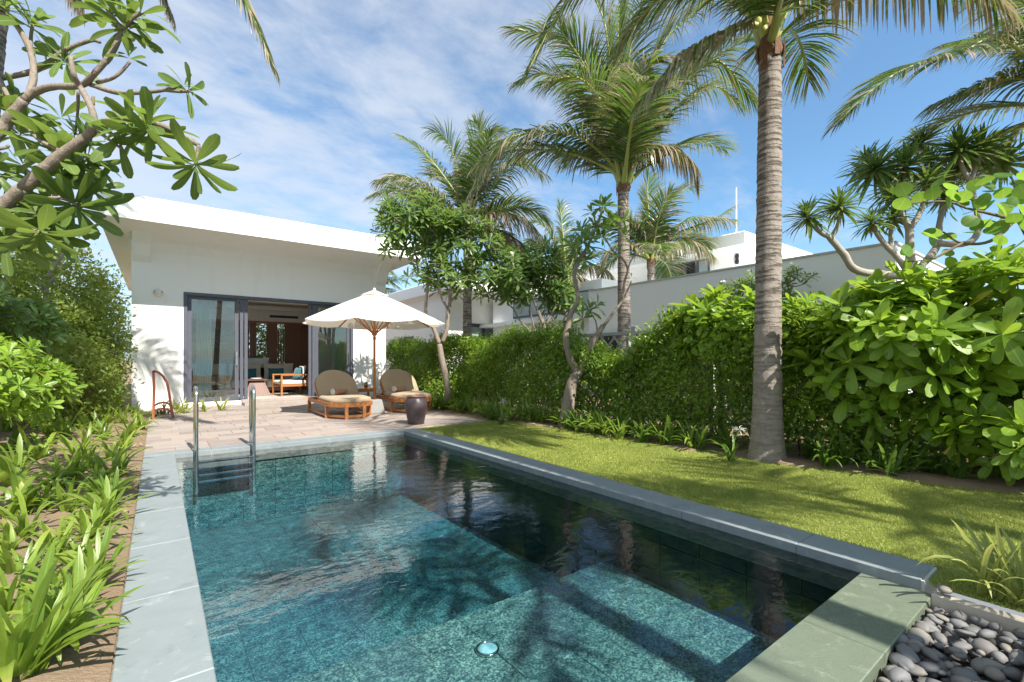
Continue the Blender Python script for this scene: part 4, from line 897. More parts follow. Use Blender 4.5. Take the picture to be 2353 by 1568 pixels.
def build_pebbles():
    rnd = random.Random(3); meshes = []
    for k in range(9):
        bm = bmesh.new(); bmesh.ops.create_icosphere(bm, subdivisions=2, radius=1)
        sx,sy,sz = rnd.uniform(0.95,1.5), rnd.uniform(0.65,0.98), rnd.uniform(0.42,0.72)
        ph = [rnd.uniform(0,6) for _ in range(6)]
        for v in bm.verts:
            p = v.co.copy(); f = 1+0.13*math.sin(2.3*p.x+ph[0])+0.11*math.sin(2.9*p.y+ph[1])+0.08*math.sin(3.7*p.z+ph[2])+0.09*math.sin(4*p.x*p.y+ph[3])
            # a flat facet here and there
            v.co = Vector((p.x*sx*f, p.y*sy*f, p.z*sz*f))
            v.co.x = max(v.co.x, -sx*0.88) if k%2 else v.co.x; v.co.y = min(v.co.y, sy*0.9) if k%3==0 else v.co.y
        me = bpy.data.meshes.new('river_pebble'); bm.to_mesh(me); bm.free(); me.materials.append(M['pebble']); me.polygons.foreach_set('use_smooth', [True]*len(me.polygons)); meshes.append(me)
    lab = 'smooth grey river pebble among many in the narrow trough at bottom right'
    for layer,(z,st) in enumerate(((-0.195,0.080),(-0.138,0.062),(-0.090,0.062))):
        y = 0.262
        while y < 0.605:
            x = 1.35 + rnd.uniform(0,0.05)
            while x < 3.10:
                s = rnd.choice((0.018,0.024,0.028,0.032,0.037,0.044))*rnd.uniform(.9,1.08) if layer else 0.045
                xx = x+rnd.uniform(-.014,.014); yy = min(0.565,max(0.275,y+rnd.uniform(-.014,.014)))
                if layer < 2 or rnd.random() < 0.94:
                    Mx = Matrix.Translation((xx,yy,z+rnd.uniform(-.012,.014))) @ Matrix.Rotation(rnd.uniform(0,6.28),4,'Z') @ Matrix.Rotation(rnd.uniform(-.4,.4),4,'X') @ Matrix.Rotation(rnd.uniform(-.3,.3),4,'Y') @ Matrix.Scale(s,4)
                    if layer < 2:
                        LOWPEB.append((meshes[rnd.randrange(9)], Mx))
                    else: tagp(share('river_pebble', meshes[rnd.randrange(9)], None, Mx), lab, 'pebble', 'grey river pebbles in the trough')
                x += st+rnd.uniform(-.006,.006)
            y += st*0.92
    # one stone lying up on the green slab edge and one on the curb
    for (u,v,z,s,l) in ((2068,1466,-0.082,0.042,'pale pebble lying up against the edge of the green overflow slab'),(2170,1353,-0.005,0.034,'flat grey pebble lying on the end of the pale stone curb')):
        p = G(u,v,z); tagp(share('river_pebble', meshes[3], None, Matrix.Translation(p) @ Matrix.Rotation(0.4,4,'Z') @ Matrix.Scale(s,4)), l, 'pebble')
    Vs=[];Fs=[];o=0
    for me,Mx in LOWPEB:
        v = np.array([Mx @ q.co for q in me.vertices]); f = np.array([tuple(p.vertices) for p in me.polygons]); Vs.append(v); Fs.append(f+o); o += len(v)
    raw_mesh('lower_pebbles', np.concatenate(Vs), np.concatenate(Fs), M['pebble'], kind='stuff', smooth=True)
LOWPEB = []

# ================================================================== foliage helpers
def leaf_arrays(rows=5, w=0.28, droop=0.25, fold=0.15, p=1.5, tipw=0.0, wave=0.0, q=0.75):
    """leaf along +Y, length 1, upper side +Z"""
    V=[];UV=[];F=[]
    if rows == 1:      # folded rhombus
        V=[(0,0,0),(-w/2,0.5,fold*w),(w/2,0.5,fold*w),(0,1,-droop)]; UV=[(0.5,0),(0,0.5),(1,0.5),(0.5,1)]; F=[(0,2,3,1)]
        return np.array(V,float),np.array(F),np.array(UV,float)
    for i in range(rows+1):
        t=i/rows; ww=w/2*(max(0.05,math.sin(math.pi*min(1,t**p*0.97+0.03))**q) if tipw>=0 else max(0.07,t**0.75*(1-t**6)**0.5*1.12))
        if i==rows: ww=w*(0.16 if tipw<0 else 0.04)
        y=t*(1-0.18*droop*t); z=-droop*t*t
        for s in (-1,0,1):
            V.append((s*ww,y,z+(abs(s)*fold*ww)+(wave*math.sin(t*14+s)*ww if s else 0))); UV.append((0.5+0.5*s,t))
    for i in range(rows):
        for s in (0,1):
            a=i*3+s; F.append((a,a+1,a+4,a+3))
    return np.array(V,float),np.array(F),np.array(UV,float)
def arr_mesh(name, A, mat):
    V,F,UV=A; me=bpy.data.meshes.new(name); me.from_pydata([tuple(v) for v in V],[],[tuple(f) for f in F]); me.materials.append(mat)
    ul=me.uv_layers.new(name='UVMap'); ul.data.foreach_set('uv', UV[F.ravel()].ravel()); me.polygons.foreach_set('use_smooth',[True]*len(F)); me.update(); return me
def leaf_mesh(name, mat, rows=4, w=0.3, droop=0.25, fold=0.15): return arr_mesh(name, leaf_arrays(rows,w,droop,fold), mat)
def place(o, d, up, s):
    d=Vector(d).normalized(); n=Vector(up)-d*Vector(up).dot(d)
    if n.length<1e-4: n=Vector((1,0,0))-d*d.x
    n.normalize(); x=d.cross(n)
    return Matrix(((x.x*s,d.x*s,n.x*s,o[0]),(x.y*s,d.y*s,n.y*s,o[1]),(x.z*s,d.z*s,n.z*s,o[2]),(0,0,0,1)))
def place_np(O, D, U, S):
    """arrays -> (n,3,4) matrices"""
    D=D/np.linalg.norm(D,axis=1,keepdims=True); N=U-D*(U*D).sum(1,keepdims=True); l=np.linalg.norm(N,axis=1,keepdims=True); N=np.where(l>1e-4,N/np.maximum(l,1e-6),np.array([[1.,0,0]]))
    X=np.cross(D,N); S=S[:,None]
    return np.stack([X*S,D*S,N*S,O],axis=2)
def leaves(name, A, mats34, mat, parent, keep=300, variants=None):
    """nearest leaves become objects of their own on a shared mesh, the rest one stuff part"""
    mats34=np.asarray(mats34); d=np.linalg.norm(mats34[:,:,3]-np.array([0,0,CAMH]),axis=1); order=np.argsort(d); mats34=mats34[order]
    As=A if isinstance(A,list) else [A]
    mes=[arr_mesh(name,a,mat) for a in As]
    for i in range(min(keep,len(mats34))):
        m=Matrix([list(r) for r in mats34[i]]+[[0,0,0,1]]); share(name,mes[i%len(mes)],parent,m)
    rest=mats34[keep:]
    if len(rest):
        Vs=[];Fs=[];Us=[];o=0
        for k,a in enumerate(As):
            R_=rest[k::len(As)]
            if not len(R_): continue
            V,F,UV=a; W=np.einsum('nij,vj->nvi',R_[:,:,:3],V)+R_[:,None,:,3]; n=len(R_)
            Vs.append(W.reshape(-1,3)); Fs.append((F[None]+(np.arange(n)*len(V))[:,None,None]).reshape(-1,F.shape[1])+o); Us.append(np.tile(UV,(n,1))); o+=n*len(V)
        raw_mesh(name,np.concatenate(Vs),np.concatenate(Fs),mat,parent,kind='stuff',UV=np.concatenate(Us),smooth=True)
GA=2.399963
def rosette(tip, axis, n, size, rnd, lo=20, hi=105, jit=12):
    """leaf matrices spiralling round a branch tip"""
    axis=Vector(axis).normalized(); a=axis.orthogonal().normalized(); b=axis.cross(a); ph=rnd.uniform(0,6.28); out=[]
    for i in range(n):
        th=ph+i*GA; t=i/max(1,n-1); pol=R(lo+(hi-lo)*t**0.8+rnd.uniform(-jit,jit)); s=size*(0.62+0.42*min(1,t*2.2))*rnd.uniform(0.82,1.12)
        r=a*math.cos(th)+b*math.sin(th); d=axis*math.cos(pol)+r*math.sin(pol)
        o=Vector(tip)-axis*(0.16*size*t)+d*0.02*size
        m=place(o,d,axis+r*-0.15+Vector((rnd.uniform(-.25,.25),rnd.uniform(-.25,.25),rnd.uniform(-.1,.3))),s); out.append([list(m[k]) for k in range(3)])
    return out
def catmull(pts, per=8):
    P=[Vector(p) for p in pts]; P=[P[0]*2-P[1]]+P+[P[-1]*2-P[-2]]; out=[]
    for i in range(1,len(P)-2):
        p0,p1,p2,p3=P[i-1:i+3]
        for k in range(per):
            t=k/per; out.append(0.5*((2*p1)+(p2-p0)*t+(2*p0-5*p1+4*p2-p3)*t*t+(-p0+3*p1-3*p2+p3)*t**3))
    out.append(P[-2]); return out
def limb(pts, r0, r1, parent, mat, name='branch', n=9, per=5, knob=0.06):
    C=catmull(pts,per); m=len(C)
    rad=[(r0+(r1-r0)*i/(m-1))*(1+random.uniform(-knob,knob)) for i in range(m)]
    return part(name, MB().tube(C,rad,n,jitter=0.03), mat, parent), C
# ------------------------------------------------------------------ plumeria trees
PLUM=[leaf_arrays(8,0.31,0.22,0.22,tipw=-1),leaf_arrays(8,0.28,0.05,0.3,tipw=-1),leaf_arrays(8,0.33,0.38,0.12,tipw=-1)]
PLUMF=[leaf_arrays(4,0.33,0.22,0.22,tipw=-1),leaf_arrays(4,0.29,0.08,0.3,tipw=-1)]
def crown_tree(label, base, limbs, centers, ntips, leafn, size, seed, mat='plum_far', bark='plum_bark', name='plumeria_tree', r=(0.07,0.03), A=None, group=None, flowers=0, up=0.6, keep=300, twig=0.012):
    rnd=random.Random(seed); T=thing(name,label,'tree',tuple(base),group); nodes=[]
    for i,(pts,r0,r1) in enumerate(limbs):
        o,C=limb(pts,r0,r1,T,M[bark],'trunk' if i==0 else 'limb'); 
        for k,p in enumerate(C):
            if i>0 or k>len(C)*0.6: nodes.append((p,r0+(r1-r0)*k/len(C)))
    tips=[]
    for c,rad,w in centers:
        for _ in range(int(ntips*w)):
            while True:
                q=Vector((rnd.uniform(-1,1),rnd.uniform(-1,1),rnd.uniform(-1,1)))
                if 0.25<q.length<1: break
            q=q*(0.75+0.25*q.length)
            tips.append((Vector(c)+Vector((q.x*rad[0],q.y*rad[1],q.z*rad[2])),Vector(c)))
    tips.sort(key=lambda t:min((t[0]-n[0]).length for n in nodes))
    mats=[]; fl=[]
    for tip,c in tips:
        nb=min(nodes,key=lambda n:(tip-n[0]).length+max(0,n[0].z-tip.z)*1.5); a=nb[0]; L=(tip-a).length
        if L>0.08:
            mid=a.lerp(tip,0.5)+Vector((rnd.uniform(-.1,.1),rnd.uniform(-.1,.1),rnd.uniform(-.12,.02)))*L
            r0=min(nb[1],twig*1.5); o,C=limb([a,mid,tip],r0,twig*0.8,T,M[bark],'branch',6,3)
            for p in C[2:-1]: nodes.append((p,twig*1.3))
        ax=(tip-c).normalized()*0.7+Vector((rnd.uniform(-.3,.3),rnd.uniform(-.3,.3),up+rnd.uniform(-.2,.5)))
        mats+=rosette(tip,ax,int(leafn*rnd.uniform(0.75,1.25)),size*rnd.uniform(0.85,1.1),rnd)
        if rnd.random()<flowers:
            for _ in range(6): fl.append(place(tip+ax.normalized()*size*0.4+Vector([rnd.uniform(-.06,.06) for _ in range(3)]),Vector([rnd.uniform(-1,1) for _ in range(3)]),ax,1))
    leaves('leaf',A or PLUMF,mats,M[mat],T,keep)
    if fl:
        fm=flower_mesh(0.035).mesh('flower',M['petal'])
        for m in fl: share('flower',fm,T,m)
    return T
def build_foreground_plumeria():
    rnd=random.Random(11); D0=2.55
    def Z(x,y,d=D0): return AD(x/2.327,y/2.327,d)
    root=AD(-230,560,2.3); T=thing('plumeria_tree','large frangipani reaching in from the left edge, bare limbs and big leaves over the sky','tree',(root.x,root.y,0))
    B=M['plum_bark']
    limb([(root.x-0.1,root.y,-0.05),(root.x,root.y,0.7),AD(-170,640,2.4),Z(-150,1210,2.5),Z(0,1110),Z(130,1005)],0.052,0.032,T,B,'trunk',14,8,0.04)
    limb([Z(130,1005),Z(260,885),Z(330,825),Z(430,755),Z(500,695),Z(520,650)],0.032,0.019,T,B,'limb',12)
    limb([AD(-170,640,2.4),Z(-200,900,2.6),Z(0,700,2.7),Z(60,620,2.7),Z(130,535,2.7)],0.038,0.024,T,B,'limb',12)
    limb([Z(130,535,2.7),Z(190,492,2.7),Z(280,465,2.68),Z(430,458,2.65),Z(500,400,2.6),Z(600,280,2.6),Z(655,160,2.6)],0.021,0.013,T,B,'limb',10)
    br=[([Z(520,660),Z(620,643),Z(740,640),Z(860,670),Z(960,718),Z(1062,778)],0.021,0.014),([Z(1062,778),Z(1055,830),Z(1045,885)],0.013,0.010),
        ([Z(510,665),Z(485,570),Z(430,470,2.6),Z(395,400),Z(378,305)],0.022,0.013),([Z(655,165,2.6),Z(700,105,2.6),Z(755,68,2.6)],0.014,0.012),([Z(655,160,2.6),Z(610,100,2.6),Z(570,50,2.6)],0.013,0.010),
        ([Z(480,452,2.65),Z(620,495,2.6),Z(760,495,2.6),Z(900,478,2.6),Z(962,452,2.6)],0.016,0.010),([Z(880,482,2.6),Z(960,490,2.6),Z(1015,488,2.6)],0.011,0.009),
        ([Z(520,442,2.64),Z(600,420,2.6),Z(655,378,2.6),Z(697,330,2.6)],0.012,0.009),([Z(140,535,2.7),Z(178,420,2.75),Z(165,280,2.8),Z(90,140,2.8),Z(-20,50,2.8)],0.022,0.016),
        ([Z(-60,430,2.9),Z(150,390,2.9),Z(250,340,2.9),Z(350,270,2.9),Z(480,218,2.9),Z(535,225,2.9)],0.020,0.012),([Z(-20,380,2.9),Z(50,530,2.8),Z(110,620,2.7),Z(200,740,2.6),Z(315,805)],0.015,0.012),
        ([Z(418,490,2.63),Z(415,600,2.7),Z(402,720,2.8)],0.010,0.007),([Z(520,700),Z(600,760),Z(655,800)],0.011,0.008),([Z(60,1080),Z(200,1062,2.6),Z(330,1062,2.65),Z(415,1100,2.7)],0.014,0.009),
        ([Z(-40,1180),Z(120,1200,2.5),Z(215,1245,2.5)],0.015,0.010),([Z(40,1150,2.5),Z(180,1143,2.6)],0.011,0.009),([Z(165,300,2.8),Z(165,200,2.85),Z(175,130,2.85)],0.012,0.009),([Z(-30,800),Z(30,790,2.7),Z(45,780,2.7)],0.012,0.01),([Z(495,560,2.6),Z(500,515,2.6)],0.012,0.009),([Z(740,690),Z(800,685,2.5),Z(830,670,2.5)],0.008,0.006)]
    for p,a,b in br: limb(p,a*.85,b*.85,T,B,'branch',9)
    rt=Vector((CA,-SA,0)); fw=Vector((SA,CA,0)); upv=Vector((0,0,1))
    def ax(x,y,z=0.0): return rt*x+upv*y+fw*z
    ros=[(780,655,2.5,ax(.1,1,-.4),13,.24),(700,690,2.6,ax(-.6,.6,-.2),9,.20),(800,720,2.5,ax(.5,-.8,-.3),10,.21),(1045,890,2.5,ax(.1,-1,-.25),15,.215),(300,790,2.65,ax(0,1,-.1),14,.25),(400,780,2.8,ax(.5,.7,.2),12,.23),
         (380,900,2.75,ax(.5,-.6,0),13,.24),(405,1110,2.7,ax(.7,-.6,-.2),15,.25),(215,1258,2.5,ax(.3,-1,-.2),15,.24),(190,1145,2.6,ax(.3,.9,-.3),9,.15),(150,1215,2.7,ax(-.6,-.1,.2),11,.22),(30,30,2.8,ax(.3,.8,-.2),12,.23),(170,120,2.85,ax(.4,.4,0),12,.22),
         (345,320,2.9,ax(.1,.2,-.5),14,.20),(690,300,2.6,ax(-.1,1,0),5,.11),(985,455,2.6,ax(.4,1,0),7,.125),(1015,490,2.6,ax(.9,-.25,-.1),6,.15),(660,130,2.6,ax(-.5,1,0),11,.2),(752,68,2.6,ax(.4,1,-.2),8,.17),(680,160,2.6,ax(1,-.1,0),5,.17),(575,50,2.6,ax(-.4,1,0),10,.2),
         (110,880,2.7,ax(-.6,.2,-.2),10,.2),(100,700,2.9,ax(-.3,.8,.1),13,.24),(480,850,2.8,ax(.8,-.3,.2),12,.22),(500,1010,2.85,ax(.8,.1,0),12,.22),(-10,560,2.8,ax(.6,.3,0),9,.2),(60,520,2.9,ax(.3,.6,.3),9,.18),(20,1280,2.6,ax(.2,-.4,-.4),12,.24),(640,740,2.55,ax(.6,.1,-.6),8,.19),(290,1180,2.7,ax(.4,.2,-.2),11,.22),(-30,900,2.6,ax(.5,.3,-.3),9,.2),(330,620,2.95,ax(.2,1,.2),9,.22),(60,1130,2.8,ax(-.3,.7,0),10,.2),(700,100,2.65,ax(.2,1,.3),7,.17)]
    mats=[]
    for x,y,d,a,n,s in ros: mats+=rosette(Z(x,y,d),a,int(n*1.25),s*1.02,rnd,28,100)
    leaves('leaf',PLUM,mats,M['plum'],T,300)
def build_plumerias():
    # tree beside the loungers
    d=10.8
    def q(x,y,dd=0): return AD((1350+x/1.425)/1.632,(400+y/1.425)/1.632,d+dd)
    base=AX(1020,940,5.35); base.z=-0.03
    limbs=[([base,q(470,1540),q(455,1430),q(435,1340),q(425,1270)],0.085,0.065),([q(425,1270),q(395,1190),q(370,1140),q(350,1090),q(360,960),q(350,880,.2)],0.055,0.028),([q(440,1260),q(465,1190),q(470,1120),q(480,1060),q(475,980,-.2)],0.055,0.03),
           ([q(470,1080),q(430,1010,-.3),q(420,900,-.3),q(400,820,-.3)],0.03,0.02),([q(480,1050),q(540,960),q(590,880),q(600,800)],0.03,0.02)]
    crown_tree('slender plumeria tree with a dense leafy crown between the loungers and the hedge',base,limbs,[(q(320,650),(1.10,1.0,0.85),0.42),(q(560,740,.3),(0.95,0.9,0.85),0.30),(q(230,620,-.5),(0.75,0.6,0.6),0.10),(q(450,900,.1),(1.0,0.7,0.5),0.18)],235,15,0.265,21,flowers=0.02)
    # forked tree on the lawn edge
    d=8.2; base=G(1297,980)
    limbs=[([base+Vector((0,0,-.04)),q(1130,1500),q(1165,1420)],0.125,0.085),([q(1165,1425),q(1120,1340),q(1100,1240),q(1110,1180),q(1130,1100),q(1165,1030),q(1145,900),q(1170,830),q(1215,750),q(1260,650),q(1300,540)],0.065,0.018),
           ([q(1160,1440),q(1200,1370),q(1235,1280),q(1270,1220),q(1300,1170)],0.075,0.045),([q(1300,1175),q(1340,1120),q(1400,1040),q(1440,960),q(1450,930)],0.030,0.010),([q(1400,1030),q(1415,930),q(1430,870),q(1400,810),q(1350,770),q(1310,700)],0.022,0.014),
           ([q(1430,870),q(1445,830),q(1470,790)],0.014,0.009),([q(1215,750),q(1290,760),q(1350,790)],0.012,0.009),([q(1270,1230),q(1260,1150),q(1225,1090)],0.014,0.010),([q(1350,770),q(1330,740),q(1300,690)],0.012,0.01)]
    T=thing('plumeria_tree','forked pale plumeria tree with sparse leaves standing at the lawn edge','tree',tuple(base)); rnd=random.Random(5)
    for i,(p,a,b) in enumerate(limbs): limb(p,a,b,T,M['plum_bark'],'trunk' if i==0 else ('limb' if i<4 else 'branch'),12 if i<3 else 8)
    rs=[(q(1310,530),(.0,0,1),14,.24),(q(1340,600,.2),(.5,0,.6),12,.22),(q(1260,640),(-.6,-.2,.6),15,.24),(q(1180,660,.1),(-.7,0,.5),14,.24),(q(1130,740,-.1),(-.8,0,.3),13,.24),(q(1200,720,-.3),(-.2,-.6,.5),14,.25),(q(1290,640,-.2),(.3,-.5,.7),12,.22),(q(1240,560,.3),(-.3,.3,1),11,.2),(q(1160,800,.1),(-.4,-.3,.2),10,.22),
        (q(1420,690),(0,0,1),9,.2),(q(1390,770),(-.4,-.3,.6),8,.18),(q(1470,790),(.3,0,1),4,.10),(q(1225,1080),(-.2,-.3,1),13,.27),(q(1270,1060,-.2),(.3,-.5,.7),9,.24),(q(1450,910),(.1,0,1),4,.09),(q(1190,1130,-.1),(-.6,-.3,.3),8,.24),(q(1300,700,.2),(.4,0,.5),8,.2)]
    rs+=[(Vector(p)+Vector((rnd.uniform(-.16,.16),rnd.uniform(-.2,.2),rnd.uniform(-.16,.10))),(a[0]+rnd.uniform(-.5,.5),a[1]+rnd.uniform(-.4,.4),a[2]),10,s*.9) for p,a,n,s in rs[:10]]
    mats=[]
    for p,a,n,s in rs: mats+=rosette(p,a,n,s*1.1,rnd,20,100)
    leaves('leaf',PLUMF,mats,M['plum_far'],T,300)
    # plumeria beyond the hedge
    d=11.2; base=q(1010,1300); base.z=-0.05
    limbs=[([base,q(1010,1260),q(985,1180),q(950,1090)],0.06,0.04),([q(950,1090),q(900,980),q(870,930)],0.03,0.02),([q(990,1190),q(940,1220),q(860,1150),q(820,1080)],0.03,0.018),([q(985,1180),q(1040,1080),q(1060,960)],0.03,0.018),([q(1000,1210),q(1080,1150),q(1120,1070)],0.022,0.014),([q(940,1215),q(915,1120),q(905,1050)],0.02,0.014)]
    crown_tree('dark leaved plumeria tree beyond the hedge with white flower clusters',base,limbs,[(q(790,900),(1.05,0.8,0.75),0.45),(q(950,890,.4),(0.95,0.8,0.75),0.4),(q(1070,1010,.2),(0.55,0.5,0.5),0.15)],200,14,0.265,23,flowers=0.08)
    # rounded flowering plumeria beyond the big palm
    d=10.0; b0=AD(1745,700,d); base=Vector((b0.x,b0.y,-0.05))
    limbs=[([base,base+Vector((0.05,0,0.8)),base+Vector((0,0.1,1.5))],0.06,0.04)]
    crown_tree('round flowering plumeria bush against the long pale wall behind the big palm trunk',base,limbs,[(AD(1720,682,d),(0.85,0.7,0.55),0.6),(AD(1805,672,d),(0.65,0.6,0.55),0.4)],130,14,0.18,24,flowers=0.2)
# ------------------------------------------------------------------ palms
def frond(T, pts, L, rnd, dry=0.0, n=70, droop=0.75, wid=0.036, r0=0.028, tilt=0.0, start=0.14, vee=0.25):
    C=catmull(pts,10); m=len(C)
    fr=part('frond', MB().tube(C,[r0*(1-0.85*(i/(m-1)))**0.8+0.003+r0*0.9*math.exp(-i/(m*0.10)) for i in range(m)],7), M['petiole'], T, origin=tuple(C[0]))
    P=np.array([tuple(c) for c in C]); seg=np.r_[0,np.cumsum(np.linalg.norm(np.diff(P,axis=0),axis=1))]; tot=seg[-1]; seg/=tot
    n=int(n*1.25); t=np.repeat(np.linspace(start,0.995,n),2); side=np.tile([1.,-1.],n); N=len(t); t=np.clip(t+rng.normal(0,0.003,N),0,1)
    pos=np.stack([np.interp(t,seg,P[:,k]) for k in range(3)],1); e=np.clip(t+0.02,0,1); e0=np.clip(t-0.02,0,1)
    tan=np.stack([np.interp(e,seg,P[:,k])-np.interp(e0,seg,P[:,k]) for k in range(3)],1); tan/=np.linalg.norm(tan,axis=1,keepdims=True)
    up=np.array([0,0,1.0])+np.zeros_like(tan); h=P[-1]-P[0]; h[2]=0; hn=h/(np.linalg.norm(h)+1e-6)
    sd=np.cross(tan,up); sl=np.linalg.norm(sd,axis=1,keepdims=True); hs=np.array([hn[1],-hn[0],0.0]); sd=np.where(sl>0.25,sd/np.maximum(sl,1e-6),hs)
    flip=(sd@hs)<0; sd[flip]*=-1
    nr=np.cross(sd,tan); ct,st=math.cos(tilt),math.sin(tilt); sd,nr=sd*ct+nr*st,nr*ct-sd*st
    ang=np.interp(t,[0,0.2,0.7,1],[R(22),R(30),R(48),R(72)])+rng.normal(0,0.06,N)
    d=sd*side[:,None]*np.cos(ang)[:,None]+tan*np.sin(ang)[:,None]+nr*vee
    d/=np.linalg.norm(d,axis=1,keepdims=True)
    ln=1.15*L*np.interp(t,[0,start,0.3,0.6,0.85,1],[0.3,0.55,0.95,1.0,0.72,0.4])*rng.uniform(0.8,1.12,N)
    wd=wid*np.interp(t,[0,0.3,1],[0.8,1,0.6])*rng.uniform(0.8,1.15,N)
    dr=droop*rng.uniform(0.65,1.35,N)*(1+1.2*dry)
    K=4; V=[];UV=[]
    wv=np.cross(d,nr); wv/=np.linalg.norm(wv,axis=1,keepdims=True)
    roll=rng.normal(0,0.5,N)[:,None]; wv=wv*np.cos(roll)+nr*np.sin(roll)
    cur=pos.copy(); dd=d.copy()
    for k in range(K+1):
        s=k/K; w=wd*(0.55,1.0,0.9,0.6,0.08)[k]
        V.append(cur-wv*w[:,None]/2); V.append(cur+wv*w[:,None]/2); UV.append((0,s)); UV.append((1,s))
        dd=dd+np.array([0,0,-1.0])*(dr[:,None]*(0.28+0.5*s)); dd/=np.linalg.norm(dd,axis=1,keepdims=True); cur=cur+dd*(ln[:,None]/K)
    V=np.stack(V,1).reshape(-1,3); UVa=np.tile(np.array(UV),(N,1)); nb=2*(K+1)
    F=np.array([(2*k,2*k+1,2*k+3,2*k+2) for k in range(K)]); 
    raw_dry=rng.random(N)<(0.09+dry*0.75)
    for sel,mt in ((~raw_dry,'palm'),(raw_dry,'palm_dry')):
        idx=np.where(sel)[0]
        if len(idx)==0: continue
        Vi=V.reshape(N,nb,3)[idx].reshape(-1,3); Ui=UVa.reshape(N,nb,2)[idx].reshape(-1,2); Fi=(F[None]+(np.arange(len(idx))*nb)[:,None,None]).reshape(-1,4)
        raw_mesh('leaflet',Vi,Fi,M[mt],fr,kind='stuff',UV=Ui,smooth=True)
def palm(label, base, hub, r, explicit, nrand, seed, L=0.75, flen=2.6, wid=0.036, group='coconut palms', rb=1.5, n=64, elev=(-25,80), dry=0.12, azr=(0,360), r0=0.028, lean=0.0):
    rnd=random.Random(seed); T=thing('palm_tree',label,'palm tree',tuple(base),group); base=Vector(base); hub=Vector(hub); H=(hub-base).length
    mid=base.lerp(hub,0.5)+Vector((lean,lean*0.3,0)); C=catmull([base-Vector((0,0,.1)),mid,hub],40); nr=int(H/0.035)
    seg=[C[min(len(C)-1,int(i/nr*(len(C)-1)))].lerp(C[min(len(C)-1,int(i/nr*(len(C)-1))+1)],(i/nr*(len(C)-1))%1) for i in range(nr+1)]
    rad=[]
    for i in range(nr+1):
        t=i/nr; rr=r*(1+(rb-1)*math.exp(-t*H/0.35)*1.0+0.35*math.exp(-t*H/0.07))*(1.12-0.24*t); rr*=rnd.choice((1.035,1.02,0.985,0.965,1.0,1.0)) if t*H>0.9 else rnd.uniform(.99,1.012); rad.append(rr)
    part('trunk', MB().tube(seg,rad,20,jitter=0.012), M['palm_bark'], T)
    # fibrous sheath under the fronds
    sh=MB(); sh.tube([hub-Vector((0,0,0.12)),hub-Vector((0,0,0.02)),hub+Vector((0,0,0.10)),hub+Vector((0,0,0.45)),hub+Vector((0,0,0.8))],[r*0.88,r*1.12,r*0.8,r*0.45,r*0.2],14,jitter=0.14)
    for k in range(7):
        a=k*0.9+seed; c=Vector((math.cos(a),math.sin(a),0)); l=rnd.uniform(.08,.30); sh.bar(hub+c*r*1.02-Vector((0,0,l)),hub+c*r*1.10+Vector((0,0,.08)),0.5*r*rnd.uniform(.5,1.2),0.06*r,up=c)
    part('sheath', sh, M['palm_base'], T)
    for pts,dr,kw in explicit: frond(T,[hub+(Vector(pts[0])-hub).normalized()*r*0.5+Vector((0,0,.05))]+[Vector(p) for p in pts],L*kw.get('L',1),rnd,dr,kw.get('n',n),kw.get('droop',0.75)*0.75,wid,r0,kw.get('tilt',0),kw.get('start',0.16))
    for i in range(nrand):
        az=R(azr[0]+(azr[1]-azr[0])*((i*0.618+rnd.uniform(-.04,.04))%1)); el=R(elev[0]+(elev[1]-elev[0])*((i+0.5)/nrand)+rnd.uniform(-6,6)); l=flen*rnd.uniform(0.8,1.1)
        c=Vector((math.cos(az),math.sin(az),0)); pts=[hub+c*r*0.6+Vector((0,0,.05))]; e=el; p=pts[0].copy()
        bend=R(rnd.uniform(12,22))*(1.15-0.6*max(0,el)/R(80)); 
        for k in range(5): p=p+(c*math.cos(e)+Vector((0,0,1))*math.sin(e))*l/5; pts.append(p.copy()); e-=bend*(0.6+0.4*k)
        frond(T,pts,L,rnd,dry*(3.5 if el<R(5) else 0.6)*rnd.uniform(0.3,1.6),n,0.42,wid,r0,rnd.uniform(-.6,.6))
    return T
